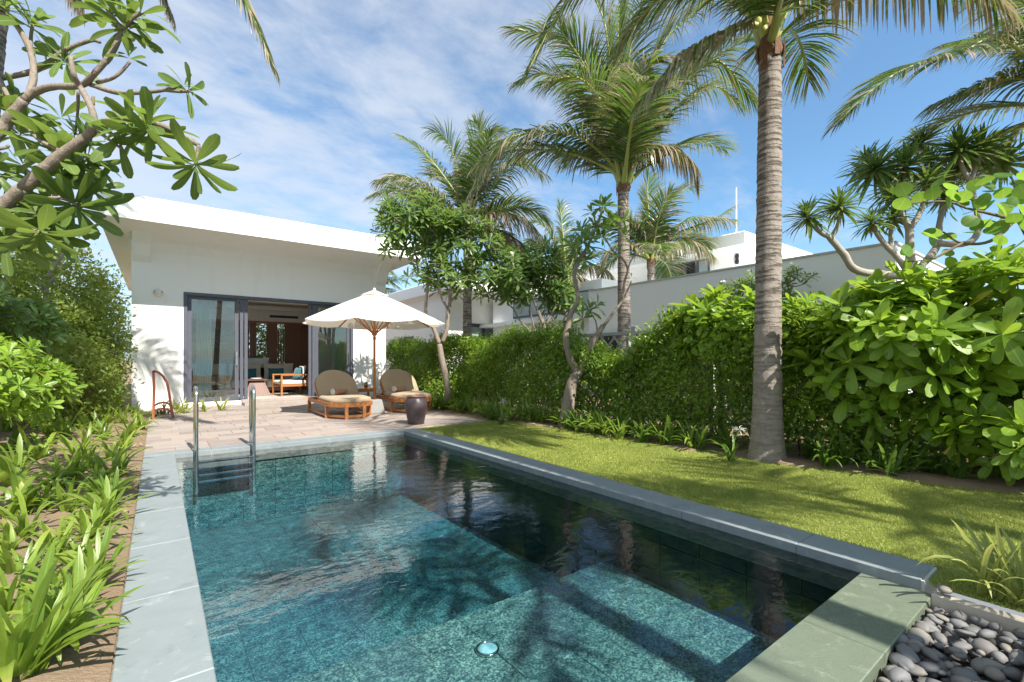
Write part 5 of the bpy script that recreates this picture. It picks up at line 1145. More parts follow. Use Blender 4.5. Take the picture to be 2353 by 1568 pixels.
def build_palms():
    # tall palm by the lawn
    d=5.53; base=G(1762,1052); hub=AD(1770,118,d)
    e=lambda *p:[AD(u,v,dd) for u,v,dd in p]
    palm('tallest coconut palm with a thick ringed trunk standing at the near lawn edge', (base.x,base.y,-0.04), hub, 0.137,
      [(e((1740,60,d),(1681,66,d-.1),(1572,125,d-.2),(1520,180,d-.2),(1465,240,d-.2)),0.55,{'L':0.62,'droop':.9}),
       (e((1752,40,d),(1700,-60,d+.2),(1560,-110,d+.3),(1380,-70,d+.3),(1290,20,d+.3),(1212,165,d+.3)),0.12,{'L':.8,'droop':.8,'n':90}),
       (e((1790,50,d),(1830,-10,d-.1),(1930,-60,d-.2),(2060,-75,d-.2),(2200,-50,d-.2),(2330,40,d-.2)),0.75,{'L':.72,'droop':1.1,'n':90}),
       (e((1772,30,d),(1790,-80,d),(1840,-260,d),(1900,-420,d)),0.0,{}),(e((1760,30,d),(1740,-120,d),(1680,-330,d),(1600,-480,d)),0.0,{}),
       (e((1745,50,d),(1690,-20,d+.5),(1600,-40,d+.8),(1500,10,d+1.0),(1420,110,d+1.2)),0.2,{'L':.8,'n':80}),
       (e((1790,60,d),(1850,-30,d+.8),(2000,-130,d+1.2),(2150,-120,d+1.5)),0.3,{}),
       (e((1760,60,d),(1730,-60,d-.8),(1600,-200,d-1.6),(1400,-220,d-2.0)),0.1,{}),(e((1780,60,d),(1820,-60,d-1.0),(1960,-200,d-1.8),(2150,-200,d-2.2)),0.2,{})], 3, 31, L=0.85, wid=0.034, n=80, elev=(40,80), r0=0.036, dry=.05)
    # second palm beyond the hedge with the full crown
    d=10.8; hub=AD(1432,430,d)
    palm('coconut palm with a full green crown rising behind the forked plumeria tree', (hub.x+.05,hub.y,-0.04), hub, 0.142,
      [(e((1400,370,d),(1313,308,d-.2),(1190,312,d-.4),(1130,370,d-.4),(1085,440,d-.4)),0.25,{'L':1.0,'droop':.9,'n':100}),(e((1400,390,d),(1310,352,d+.3),(1180,345,d+.4),(1100,380,d+.4)),0.15,{'n':90}),
       (e((1455,370,d),(1490,342,d-.2),(1545,340,d-.3),(1590,380,d-.3),(1602,430,d-.3)),0.9,{'L':.72,'droop':1.2}),
       (e((1445,380,d),(1500,250,d-.3),(1572,170,d-.4),(1650,140,d-.4),(1735,235,d-.4)),0.30,{'L':1.1,'n':100,'droop':.8}),(e((1450,380,d),(1540,260,d+.5),(1640,200,d+.7),(1700,240,d+.7)),0.25,{'n':90}),
       (e((1425,370,d),(1375,200,d),(1300,90,d),(1180,70,d)),0.12,{'L':1.1,'n':100,'droop':.6}),(e((1425,370,d),(1360,250,d+.6),(1260,170,d+.8),(1190,190,d+.8)),0.1,{'n':90}),
       (e((1430,360,d),(1405,180,d-.3),(1385,40,d-.4),(1330,-60,d-.5)),0.08,{'L':1.1,'n':100,'tilt':.6}),(e((1435,360,d),(1440,180,d+.3),(1470,20,d+.3),(1520,-60,d+.3)),0.05,{'L':1.1,'n':100,'tilt':-.7}),
       (e((1440,370,d),(1470,230,d),(1530,90,d),(1620,10,d)),0.1,{'L':1.1,'n':100}),(e((1428,365,d),(1390,250,d-.6),(1330,180,d-.9),(1250,190,d-1.1)),0.15,{'L':1.0,'n':90}),
       (e((1434,360,d),(1425,220,d-.2),(1420,80,d-.2),(1425,-30,d-.2)),0.02,{'L':.95,'n':100,'tilt':1.2,'droop':.3}),(e((1436,360,d),(1455,240,d-.8),(1480,160,d-1.2),(1530,130,d-1.5)),0.5,{'L':.9})], 5, 32, L=0.98, flen=3.4, wid=0.040, n=90, elev=(40,85), r0=0.04)
    # third palm, left of centre
    d=14.5; hub=AD(1074,520,d)
    palm('leaning crowned coconut palm behind the slender plumeria, left of the other palms', (hub.x,hub.y,-0.05), hub, 0.135,
      [(e((1050,450,d),(1000,380,d),(960,340,d),(928,318,d)),0.05,{'tilt':.4}),(e((1060,440,d),(1040,350,d),(1015,310,d),(990,300,d)),0.15,{'tilt':-.4}),(e((1070,430,d),(1080,370,d+.3),(1105,310,d+.4),(1150,300,d+.5)),0.05,{'tilt':.5}),
       (e((1040,480,d),(980,430,d-.4),(920,408,d-.5),(868,415,d-.5)),0.35,{'droop':.9}),(e((1035,500,d),(970,460,d+.5),(910,450,d+.6),(880,480,d+.6)),0.5,{}),
       (e((1110,470,d),(1150,400,d-.4),(1200,370,d-.6),(1250,400,d-.6)),0.45,{'droop':.9}),(e((1110,500,d),(1150,490,d-.2),(1200,500,d-.3),(1238,535,d-.3)),0.7,{'droop':1.2}),(e((1100,520,d),(1150,530,d+.2),(1200,560,d+.2),(1225,600,d+.2)),1.0,{'droop':1.3,'L':.9}),
       (e((1095,450,d),(1110,380,d-.5),(1130,340,d-.8),(1150,330,d-1)),0.1,{}),(e((1085,440,d),(1100,360,d+.5),(1100,300,d+.8),(1090,280,d+1)),0.0,{'tilt':1.0})], 9, 33, L=0.95, flen=2.9, wid=0.045, n=72, elev=(-5,85), dry=.2)
    # fourth palm in front of the tall house
    d=15.5; hub=AD(1496,600,d)
    palm('smaller coconut palm in front of the two storey house, right of the full crowned palm', (hub.x,hub.y,-0.05), hub, 0.13,
      [(e((1495,540,d),(1490,480,d),(1488,430,d),(1490,400,d)),0.02,{'tilt':1.0,'droop':.3}),(e((1520,550,d),(1570,510,d),(1620,500,d),(1688,505,d)),0.55,{'droop':1.0}),(e((1515,560,d),(1570,530,d+.3),(1630,510,d+.4),(1680,480,d+.4)),0.3,{}),(e((1520,580,d),(1560,555,d-.2),(1600,560,d-.3),(1640,590,d-.3)),0.6,{'droop':1.1}),
       (e((1475,560,d),(1450,520,d),(1420,500,d),(1395,520,d)),0.35,{}),(e((1470,580,d),(1440,560,d),(1410,570,d),(1390,600,d)),0.5,{}),(e((1505,540,d),(1530,480,d),(1560,440,d),(1600,430,d)),0.1,{})], 7, 34, L=0.85, flen=2.2, wid=0.046, n=60, elev=(0,85), dry=.25)
    # fifth, between the two, mostly behind foliage
    d=17.5; hub=AD(1302,640,d)
    palm('small upright coconut palm between the two plumeria crowns near the tall house', (hub.x,hub.y,-0.05), hub, 0.13,
      [(e((1298,590,d),(1292,520,d),(1286,470,d)),0.02,{'tilt':.8}),(e((1285,600,d),(1265,540,d),(1240,512,d),(1215,512,d)),0.1,{}),(e((1315,600,d),(1335,550,d),(1365,520,d),(1400,520,d)),0.1,{}),(e((1320,630,d),(1350,610,d),(1390,620,d),(1420,660,d)),0.6,{'droop':1.1}),(e((1285,640,d),(1260,620,d),(1240,640,d),(1225,670,d)),0.5,{})], 6, 35, L=0.8, flen=2.1, wid=0.05, n=56, elev=(0,80), dry=.2)
    d=34; hub=AD(868,660,d)
    palm('far small palm just visible behind the right roof corner of the villa', (hub.x,hub.y,-0.05), hub, 0.14, [(e((880,640,d),(900,650,d),(918,662,d)),0.2,{}),(e((880,630,d),(893,625,d),(905,635,d)),0.1,{})], 6, 36, L=0.9, flen=2.6, wid=0.06, n=40, dry=.1)
    # palm off the right edge: its fronds hang into the picture
    d=6.6; hub=AD(2480,250,d)
    palm('coconut palm standing off the right edge, its green frond arching over the sword leaved tree', (hub.x,hub.y,-0.05), hub, 0.14,
      [(e((2430,190,d),(2300,90,d-.1),(2210,120,d-.2),(2080,160,d-.3),(1990,220,d-.3),(1925,285,d-.3)),0.10,{'L':.9,'n':110,'droop':.5,'tilt':.3,'start':.3}),(e((2440,190,d),(2360,100,d+.4),(2240,90,d+.4),(2160,140,d+.4)),0.4,{'L':.7,'n':80}),
       (e((2430,220,d),(2340,180,d+.2),(2250,200,d+.3),(2150,240,d+.4)),0.2,{'L':.9,'n':90}),(e((2430,260,d),(2350,290,d+.5),(2280,320,d+.7),(2200,390,d+.8)),0.8,{'n':70,'L':.7}),(e((2440,150,d),(2400,60,d),(2330,-10,d),(2250,-20,d)),0.2,{})], 7, 37, L=0.78, flen=2.4, wid=0.030, n=80, elev=(10,80), dry=.15)
    # palm above the left edge: fronds enter from the top
    d=5.4; base=AD(-110,700,5.6); hub=AD(40,-520,d)
    palm('coconut palm off the left edge, one yellow green frond hanging down at top left', (base.x,base.y,-0.05), hub, 0.12,
      [(e((150,-520,d),(380,-300,d),(510,-90,d-.1),(575,30,d-.1),(625,150,d-.1)),0.35,{'L':.78,'n':150,'droop':.9}),(e((120,-480,d),(250,-270,d+.6),(330,-130,d+.8),(390,25,d+.9)),0.95,{'L':.8,'n':110,'droop':1.2}),(e((60,-480,d),(100,-280,d+.8),(140,-120,d+1),(190,10,d+1)),0.95,{'L':.8,'n':110,'droop':1.2}),(e((120,-480,d),(200,-330,d+1.2),(240,-160,d+1.6),(200,-30,d+1.8)),0.9,{'L':.6})], 9, 38, L=0.8, flen=2.8, n=70, elev=(10,80), r0=0.03)
    # palms behind the camera: their shade falls on pool, lawn and the white wall; seen in the glass
    for k,(x,y,h,sd) in enumerate(((-2.4,5.2,7.2,40),(4.6,-5.2,6.4,42),(3.36,-1.3,7.4,44),(2.6,-3.5,6.0,45),(-3.5,-9,7.0,46),(10,-8,7.2,47))):
        lab=['coconut palm outside the left edge of the picture, shading the white wall','palm behind the camera to the right, shading the lawn','palm close behind the camera on the right, its trunk shading the raised pool coping','palm straight behind the camera, shading the pool','palm behind the camera towards the sea on the left','palm behind the camera towards the sea on the right'][k]
        palm(lab,(x,y,-0.05),(x+(0.42 if k==2 else 0.3),y+(0.55 if k==2 else 0.2),h),0.15 if k==2 else 0.13,[],(12,5,4,5,12,12)[k],sd,L=0.8,flen=2.6,n=(46,34,30,30,46,46)[k],wid=0.05,elev=(-15,75))
# ------------------------------------------------------------------ sword leaved tree, sea grape
SWORD=[leaf_arrays(4,0.12,0.10,0.4,0.6,q=0.5),leaf_arrays(4,0.11,0.35,0.4,0.6,q=0.5)]
def build_sword_tree():
    d=7.2
    def Z(x,y,dd=0): return AD((2800+x/1.425)/1.632,(y/1.425)/1.632,d+dd)
    b=AD(2120,620,d); T=thing('dragon_tree','grey forked tree with spiky tufts of sword shaped leaves at upper right','tree',(b.x,b.y,0)); K=M['drac_bark']; rnd=random.Random(9)
    B0=Vector((b.x,b.y,-0.05)); J=Z(880,1480)
    L=[([B0,Vector((b.x,b.y,1.0)),J],0.13,0.085),([J,Z(600,1450,-.1),Z(520,1360,-.1),Z(445,1270,-.1)],0.06,0.048),([Z(445,1270,-.1),Z(380,1230,-.1),Z(325,1160,-.1)],0.04,0.032),([Z(450,1275,-.1),Z(490,1200,-.1),Z(495,1110,-.1)],0.036,0.028),
       ([J,Z(800,1370),Z(750,1320),Z(690,1240),Z(668,1190)],0.045,0.03),([Z(775,1340),Z(770,1250,.1),Z(780,1170,.1)],0.035,0.026),([J,Z(872,1330),Z(865,1220),Z(820,1140),Z(800,1060)],0.07,0.03),([Z(865,1230),Z(920,1150),Z(950,1060),Z(960,980)],0.045,0.028),
       ([Z(820,1150),Z(790,1020,.2),Z(740,950,.3),Z(690,905,.3)],0.03,0.024),([Z(800,1080),Z(840,980,.2),Z(850,890,.2)],0.028,0.024),([J,Z(1010,1330,.2),Z(1030,1200,.3),Z(1060,1050,.3)],0.06,0.035),([Z(1000,1300),Z(1180,1300,-.2),Z(1240,1200,-.2),Z(1190,960,-.1)],0.05,0.036),
       ([Z(1190,970,-.1),Z(1150,890,-.1),Z(1135,800,-.1)],0.034,0.026),([Z(1190,970,-.1),Z(1230,890,-.1),Z(1250,800,-.1)],0.034,0.026),([Z(1200,960),Z(1290,910),Z(1360,870)],0.03,0.022),([Z(1060,1060,.3),Z(1010,950,.4),Z(980,880,.4)],0.03,0.024)]
    for i,(p,a,b_) in enumerate(L): limb(p,a,b_,T,K,'trunk' if i==0 else 'branch',11,5,0.07)
    tips=[((325,1150,-.1),(-.25,0,1),.30),((497,1100,-.1),(.05,0,1),.28),((668,1180),(-.1,0,1),.24),((785,1160,.1),(.1,0,1),.24),((800,1050),(-.2,0,1),.28),((962,970),(.1,0,1),.28),((685,900,.3),(-.9,0,.45),.34),((852,880,.2),(0,0,1),.34),((1060,1040,.3),(.1,0,1),.28),((1135,790,-.1),(-.1,0,1),.36),((1252,790,-.1),(.35,0,1),.34),((1365,868),(.7,0,.6),.28),((980,870,.4),(-.2,0,1),.3),((640,860,.6),(-.5,0,.9),.32),((1080,930,.5),(.2,0,1),.28),((760,1010,.5),(-.5,0,.6),.27),((1180,860,.8),(0,0,1),.3),((1300,840,.9),(.3,0,1),.3),((930,760,.9),(0,0,1),.3)]
    m=[];dead=[]
    for p,a,s in tips:
        P=Z(*p); m+=rosette(P,a,72,s*1.42,rnd,4,120,7); dead+=rosette(P-Vector((0,0,.06)),(a[0]*.3,0,-1),8,s*0.9,rnd,2,30,6)
    leaves('leaf',SWORD,m,M['sword'],T,300); leaves('dead_leaf',SWORD,dead,M['deadsword'],T,60)
    # sea grape branch with round leaves
    d=4.6
    def Z(x,y,dd=0): return AD((2800+x/1.425)/1.632,(y/1.425)/1.632,d+dd)
    r0=AD(2500,640,d+.3); T=thing('sea_grape','sea grape shrub at the right edge with big round pale green leaves','shrub',(r0.x,r0.y,0)); 
    for p,a,b_ in (([Vector((r0.x,r0.y,-.05)),Vector((r0.x,r0.y,1.2)),Z(1500,1250),Z(1430,1180),Z(1330,1150),Z(1180,1115)],0.035,0.01),([Z(1430,1180),Z(1300,1290),Z(1150,1300),Z(1050,1240)],0.02,0.008),([Z(1150,1300),Z(1000,1380),Z(860,1400)],0.014,0.006),([Z(1180,1115),Z(1080,1080),Z(960,1080),Z(850,1090)],0.012,0.006),([Z(1500,1250),Z(1450,1060),Z(1420,960)],0.015,0.008)): limb(p,a,b_,T,M['twig'],'branch',7)
    A=[]
    n=14
    V=[(0,0,0)]+[(0.5*math.sin(2*math.pi*k/n),0.5-0.5*math.cos(2*math.pi*k/n),0.05*math.cos(4*math.pi*k/n)) for k in range(n)]
    # disc as quads round a centre
    V=[(0,0.5,-0.04)]+[(0.52*math.sin(2*math.pi*k/n),0.5-0.48*math.cos(2*math.pi*k/n),0.03*math.cos(4*math.pi*k/n)) for k in range(n)]
    UV=[(0.5,0.5)]+[(0.5+0.5*math.sin(2*math.pi*k/n),0.5-0.5*math.cos(2*math.pi*k/n)) for k in range(n)]
    F=[(0,1+k,1+(k+1)%n,1+(k+2)%n) for k in range(0,n,2)]
    D=(np.array(V),np.array(F),np.array(UV)); m=[]
    spots=[(1340,975),(1270,1000),(1180,1000),(1140,1010),(990,1000),(780,1110),(880,1050),(1000,1060),(1080,1060),(1160,1075),(1230,1040),(1290,1080),(1380,1060),(1440,1000),(1470,950),(1440,1150),(1370,1195),(1280,1230),(1200,1240),(1350,1250),(1120,1080),(1050,1100),(960,1110),(1190,1130),(990,1250),(1060,1290),(930,1380),(1010,1330),(860,1380),(1090,1350),(1400,1110),(1460,1200),(950,1410),(1150,1200),(1480,1080),(1410,960),(900,1120),(1240,1110),(830,1350),(970,1300)]
    for x,y in spots:
        for _ in range(1 if x<1100 else 2):
            P=Z(x+rnd.uniform(-30,30),y+rnd.uniform(-25,25),rnd.uniform(-.25,.3)); a=Vector((rnd.uniform(-1,.6),rnd.uniform(-.8,.5),rnd.uniform(-.3,.9))); up=Vector((rnd.uniform(-.6,.6),rnd.uniform(-.9,.3),rnd.uniform(.2,1)))
            mm=place(P,a,up,rnd.uniform(0.11,0.16)); m.append([list(mm[k]) for k in range(3)])
    leaves('leaf',D,m,M['grape'],T,300)

# ================================================================== shrubs and hedges
SCAE=[leaf_arrays(6,0.42,0.22,0.15,tipw=-1,wave=0.05),leaf_arrays(6,0.40,0.02,0.25,tipw=-1),leaf_arrays(6,0.44,0.42,0.10,tipw=-1,wave=0.08)]
SCAF=[leaf_arrays(4,0.42,0.22,0.15,tipw=-1),leaf_arrays(4,0.40,0.05,0.25,tipw=-1)]
SMALL=[leaf_arrays(2,0.52,0.12,0.25,1.1,q=0.8),leaf_arrays(2,0.46,0.3,0.3,1.1,q=0.8)]
def rosette_bush(label, blobs, ntips, leafn, size, seed, A, mat='scae', keep=300, name='broadleaf_shrub', base=None, group=None, face=None, hi=95):
    """blobs: (centre, radii, weight); tips lie near the blob surfaces and point outwards"""
    rnd=random.Random(seed); c0=Vector(blobs[0][0]); base=base or (c0.x,c0.y,-0.03)
    T=thing(name,label,'shrub',base,group); mats=[]; 
    for c,rad,w in blobs:
        c=Vector(c); k=0; N=int(ntips*w)
        while k<N:
            q=Vector((rnd.gauss(0,1),rnd.gauss(0,1),rnd.gauss(0,1))).normalized()
            if q.z<-0.75 or (face and q.dot(Vector(face))<-0.25 and q.z<0.4): continue
            s=rnd.uniform(0.62,1.0)**0.6*rnd.choice((1,1,1,0.8,1.07)); p=c+Vector((q.x*rad[0],q.y*rad[1],q.z*rad[2]))*s
            if p.z<0.12: continue
            ax=q*0.8+Vector((0,0,0.55+rnd.uniform(-.3,.3)))+Vector([rnd.uniform(-.25,.25) for _ in range(3)])
            mats+=rosette(p,ax,int(leafn*rnd.uniform(.75,1.2)),size*rnd.uniform(.8,1.15),rnd,18,hi); k+=1
            if k%5==0: limb([c-Vector((0,0,rad[2]*0.6)),c.lerp(p,.5)+Vector((0,0,-.05)),p],0.012,0.006,T,M['twig'],'stem',5,3)
    leaves('leaf',A,mats,M[mat],T,keep); return T
def cloud_shrub(label, blobs, nleaf, size, seed, mat='mixed', name='shrub', base=None, keep=300, group=None, flat=False, cat='shrub', stems=6, shell=0.55, clump=26):
    g=np.random.default_rng(seed); rnd=random.Random(seed); c0=blobs[0][0]; T=thing(name,label,cat,base or (c0[0],c0[1],-0.03),group)
    O=[];D=[];U=[]
    for c,rad,w in blobs:
        n=int(nleaf*w); nc=max(1,n//clump)
        q=g.normal(size=(nc,3)); q/=np.linalg.norm(q,axis=1,keepdims=True); s=(shell+(1.06-shell)*g.random(nc)**0.6)[:,None]; s=s*(1+0.12*np.sin(q[:,:1]*7+seed)*np.cos(q[:,1:2]*6))
        cc=np.array(c)+q*np.array(rad)*s; cc=np.repeat(cc,clump,0); qq=np.repeat(q,clump,0)
        o=cc+g.normal(size=cc.shape)*np.array([1,1,.7])*size*1.6
        O.append(o); D.append(qq*0.5+g.normal(size=cc.shape)*0.8+np.array([0,0,-0.15])); U.append(qq*0.7+np.array([0,0,0.7])+g.normal(size=cc.shape)*0.45)
        for k in range(stems): 
            a=rnd.uniform(0,6.28); limb([(c[0]+0.2*math.cos(a),c[1]+0.2*math.sin(a),-0.05),(c[0]+rad[0]*.4*math.cos(a),c[1]+rad[1]*.4*math.sin(a),c[2]*0.6),(c[0]+rad[0]*.8*math.cos(a),c[1]+rad[1]*.8*math.sin(a),c[2]+rad[2]*rnd.uniform(-.2,.5))],0.02,0.007,T,M['twig'],'stem',5,3)
    O=np.concatenate(O);D=np.concatenate(D);U=np.concatenate(U); ok=O[:,2]>0.02; O,D,U=O[ok],D[ok],U[ok]
    leaves('leaf',SMALL,place_np(O,D,U,size*g.uniform(.7,1.35,len(O))),M[mat],T,keep); return T
def hedge_run(label, X0, X1, Y0, Y1, hfn, nleaf, size, seed, mat='hedge', keep=300, facex=-1):
    """clipped hedge along Y; hfn(y) is its height"""
    g=np.random.default_rng(seed); T=thing('hedge',label,'hedge',((X0+X1)/2,(Y0+Y1)/2,-0.03)); clump=18; nc=nleaf//clump
    y=Y0+(Y1-Y0)*g.random(nc); h=np.array([hfn(v) for v in y])
    kind=g.random(nc); dep=g.random(nc)**1.7*(X1-X0)*0.75
    x=X0+dep; z=0.12+(h-0.12)*g.random(nc)**0.85
    top=kind>0.70; x=np.where(top,X0+(X1-X0)*g.random(nc),x); z=np.where(top,h-0.16*g.random(nc)**2*1.6,z)
    lump=0.09*np.sin(2.3*y+3*z)+0.07*np.sin(5.1*y-4.3*z+1)+0.04*np.sin(11*y+9*z); x=np.where(top,x,x+lump); z=np.where(top,z+0.05*np.sin(4*y)+0.05*np.sin(9.7*y+5*x),z)
    C=np.stack([x,y,z],1); N=np.where(top[:,None],np.array([0,0,1.]),np.array([facex*0.8,-0.1,0.35])); C=np.repeat(C,clump,0); N=np.repeat(N,clump,0)
    O=C+g.normal(size=C.shape)*size*1.25; D=N*0.4+g.normal(size=C.shape)*0.8+np.array([0,0,-.35]); U=N*0.8+np.array([0,-0.35,0.55])+g.normal(size=C.shape)*0.45
    ok=O[:,2]>0.05; O,D,U=O[ok],D[ok],U[ok]
    leaves('leaf',SMALL,place_np(O,D,U,size*g.uniform(.55,1.45,len(O))),M[mat],T,keep)
    rnd=random.Random(seed)
    for k in range(int((Y1-Y0)*3.0)):
        yy=rnd.uniform(Y0,Y1); xx=X0+0.3+rnd.uniform(-.1,.2); hh=hfn(yy)
        limb([(xx,yy,-.05),(xx+rnd.uniform(-.1,.1),yy+rnd.uniform(-.15,.15),hh*.5),(xx+rnd.uniform(-.1,.1),yy+rnd.uniform(-.2,.2),hh*.92)],0.014,0.005,T,M['twig'],'stem',5,3)
    return T
def build_hedges():
    def h(y):
        v=1.62+0.10*math.sin(1.9*y)+0.06*math.sin(4.7*y+1)
        if 4.3<y<6.3: v-=0.50*math.exp(-((y-5.2)/0.55)**2)
        if y<4: v+=0.08*(4-y)
        return v
    hedge_run('long dense green hedge running beside the lawn and terrace, in front of the lattice fence',5.95,6.62,1.6,14.5,h,95000,0.060,51)
    # low leafy growth at the hedge foot near the loungers
    cloud_shrub('low leafy shrub at the hedge foot between the lounger and the slender plumeria',[((5.75,10.6,0.45),(0.35,0.8,0.40),0.6),((5.75,11.8,0.4),(0.3,0.6,0.35),0.4)],2600,0.075,52,mat='hedge')
    # big broad leaved bush on the right
    rosette_bush('big glossy broad leaved shrub filling the right side behind the lawn',[((6.30,1.55,1.40),(0.66,0.80,0.62),0.30),((6.65,0.60,1.48),(0.72,0.80,0.74),0.32),((7.2,-0.30,1.45),(0.8,0.8,0.80),0.16),((6.4,0.65,0.60),(0.5,0.8,0.45),0.14),((6.2,2.0,0.85),(0.4,0.6,0.6),0.10)],250,12,0.30,53,SCAE,face=(-0.7,-0.6,0.2))
    rosette_bush('bright broad leaved shrub standing above the hedge left of the big palm trunk',[((6.35,3.45,1.60),(0.45,0.80,0.45),0.6),((6.35,2.7,1.40),(0.45,0.5,0.55),0.4)],85,12,0.28,54,SCAE,face=(-0.7,-0.3,0.3))
    rosette_bush('light green broad leaved sprig beside the fence gap in the hedge',[((6.35,4.25,1.2),(0.25,0.35,0.4),1.0)],14,10,0.17,55,SCAE)
    rosette_bush('low broad leaved seedling with drooping leaves in front of the big glossy shrub',[((5.95,0.75,0.40),(0.22,0.28,0.25),1.0)],8,12,0.22,56,SCAE,base=(5.95,0.8,0),hi=110)
    cloud_shrub('dark low undergrowth below the big glossy broad leaved shrub',[((6.75,1.2,0.35),(0.55,1.3,0.55),0.6),((7.0,-0.4,0.4),(0.7,1.2,0.6),0.4)],9000,0.07,69,mat='hedge')
    # undergrowth beyond the fence
    cloud_shrub('loose green undergrowth beyond the fence below the sword leaved tree',[((8.2,2.2,0.9),(0.8,1.6,1.0),0.5),((8.4,5.2,0.6),(0.7,1.6,0.6),0.25),((9.2,0.2,1.1),(1.0,1.4,1.2),0.25)],9000,0.085,57,mat='mixed',keep=60)
    cloud_shrub('distant green hedge in front of the neighbouring villa',[((9.2,12,0.7),(0.6,3.0,0.8),0.5),((12.5,15.5,0.55),(3,0.6,0.7),0.5)],6000,0.11,58,mat='hedge',keep=40)
    # trees and shrubs on the left
    rosette_bush('bright green broad leaved shrub at the left edge above the strap leaved plants',[((-1.75,7.6,0.95),(0.75,1.2,0.55),0.55),((-1.35,8.6,0.75),(0.5,0.8,0.5),0.25),((-2.3,6.4,1.0),(0.7,0.8,0.6),0.2)],210,12,0.17,61,SCAF,face=(0.5,-0.8,0.3))
    rosette_bush('darker tall broad leaved shrub at the left edge below the frangipani limb',[((-2.25,8.7,1.75),(0.8,1.0,0.50),0.6),((-1.6,9.5,1.6),(0.5,0.7,0.4),0.4)],110,12,0.21,62,SCAF,mat='plum_far',face=(0.5,-0.8,0.3))
    cloud_shrub('tall mixed shrub with small sunlit leaves against the left side of the villa',[((-1.75,14.0,2.1),(1.0,1.6,1.5),0.42),((-1.25,12.6,1.2),(0.55,0.9,1.1),0.28),((-2.9,12.4,2.3),(1.1,1.2,1.3),0.30)],26000,0.085,63)
    cloud_shrub('leafy shrub filling the gap between the left bed and the white wall',[((-1.15,11.2,0.75),(0.45,0.9,0.75),0.5),((-1.0,13.0,1.6),(0.45,1.0,1.5),0.5)],9000,0.075,68)
    cloud_shrub('wide spreading green shrub behind the broad leaved bushes at far left',[((-3.6,10.4,1.9),(1.3,1.5,1.5),0.5),((-4.8,12.5,2.2),(1.5,1.5,2.1),0.5)],15000,0.095,64)
    cloud_shrub('far green tree rising over the shrubs at left behind the villa',[((-3.4,18.5,3.3),(1.8,1.6,1.7),0.6),((-5.5,17,3.2),(1.8,1.8,2.0),0.4)],13000,0.12,65,keep=40,name='leafy_tree',cat='tree')
    cloud_shrub('small dark shrub with red flowers in the shade beside the white wall',[((-0.95,12.3,0.55),(0.35,0.7,0.6),1.0)],3600,0.06,66,mat='hedge')
    fm=flower_mesh(0.03).mesh('flower',M['pink']); T=bpy.data.objects[[o.name for o in COL.objects if o.get('label','').startswith('small dark shrub')][0]]
    for k in range(14): share('flower',fm,T,Matrix.Translation((-0.75+random.uniform(-.2,.2),11.9+random.uniform(-.5,.7),0.5+random.uniform(-.2,1.0))) @ Matrix.Rotation(random.uniform(-1.2,1.2),4,'X') @ Matrix.Rotation(1.2,4,'Y'))
    # garden seen through the back windows of the living room
    cloud_shrub('bright garden shrub seen through the living room behind the sofa',[((2.6,25.9,1.7),(3.6,0.9,2.3),1.0)],30000,0.12,67,keep=20)
    # pruned pale stumps among the left shrubs
    T=thing('pruned_trunk','pale pruned dead stump sticking out of the left shrubs','tree stump',tuple(AD(108,700,9.0).xy)+(0,)); b=AD(108,700,9.0)
    def q(u,v): return AD(u,v,9.0)
    limb([(b.x,b.y,-.05),(b.x,b.y,1.2),q(108,690),q(103,665)],0.07,0.045,T,M['drac_bark'],'trunk'); limb([q(103,668),q(92,650),q(82,638)],0.03,0.018,T,M['drac_bark'],'branch'); limb([q(105,668),q(116,648),q(128,636)],0.035,0.022,T,M['drac_bark'],'branch'); limb([q(108,640),q(128,606),q(142,590),q(150,560)],0.035,0.03,T,M['drac_bark'],'branch')
# ------------------------------------------------------------------ strap leaved plants
def strap_arrays(rise, bend, w=0.085, rows=8, seed=0, twist=0.0):
    """arching strap: starts at elevation rise, bends over by bend radians, length 1"""
    V=[];UV=[];F=[]; y=0;z=0;e=rise
    for i in range(rows+1):
        t=i/rows; ww=w/2*(0.55+0.45*math.sin(math.pi*min(1,t*1.2+0.1)) if t<0.6 else 1.0*math.cos((t-0.6)/0.4*math.pi/2)**0.7+0.01)
        tw=twist*t
        for s in (-1,0,1): V.append((s*ww*math.cos(tw),y,z+abs(s)*ww*0.35+s*ww*math.sin(tw))); UV.append((0.5+0.5*s,t))
        y+=math.cos(e)/rows; z+=math.sin(e)/rows; e-=bend/rows*(0.5+1.0*t)
    for i in range(rows):
        for s in (0,1): a=i*3+s; F.append((a,a+1,a+4,a+3))
    return np.array(V),np.array(F),np.array(UV)
STRAPS={}
def strap_meshes(mat, w=0.085):
    k=(mat,w)
    if k not in STRAPS: STRAPS[k]=[arr_mesh('leaf',strap_arrays(r,b,w,twist=tw),M[mat]) for r,b,tw in ((1.35,0.5,.1),(1.25,1.3,-.3),(1.15,1.9,.3),(1.0,1.2,.5),(0.85,1.6,-.4),(1.3,0.9,.2),(0.7,0.9,0),(1.1,2.6,.3),(1.2,0.3,-.2))]
    return STRAPS[k]
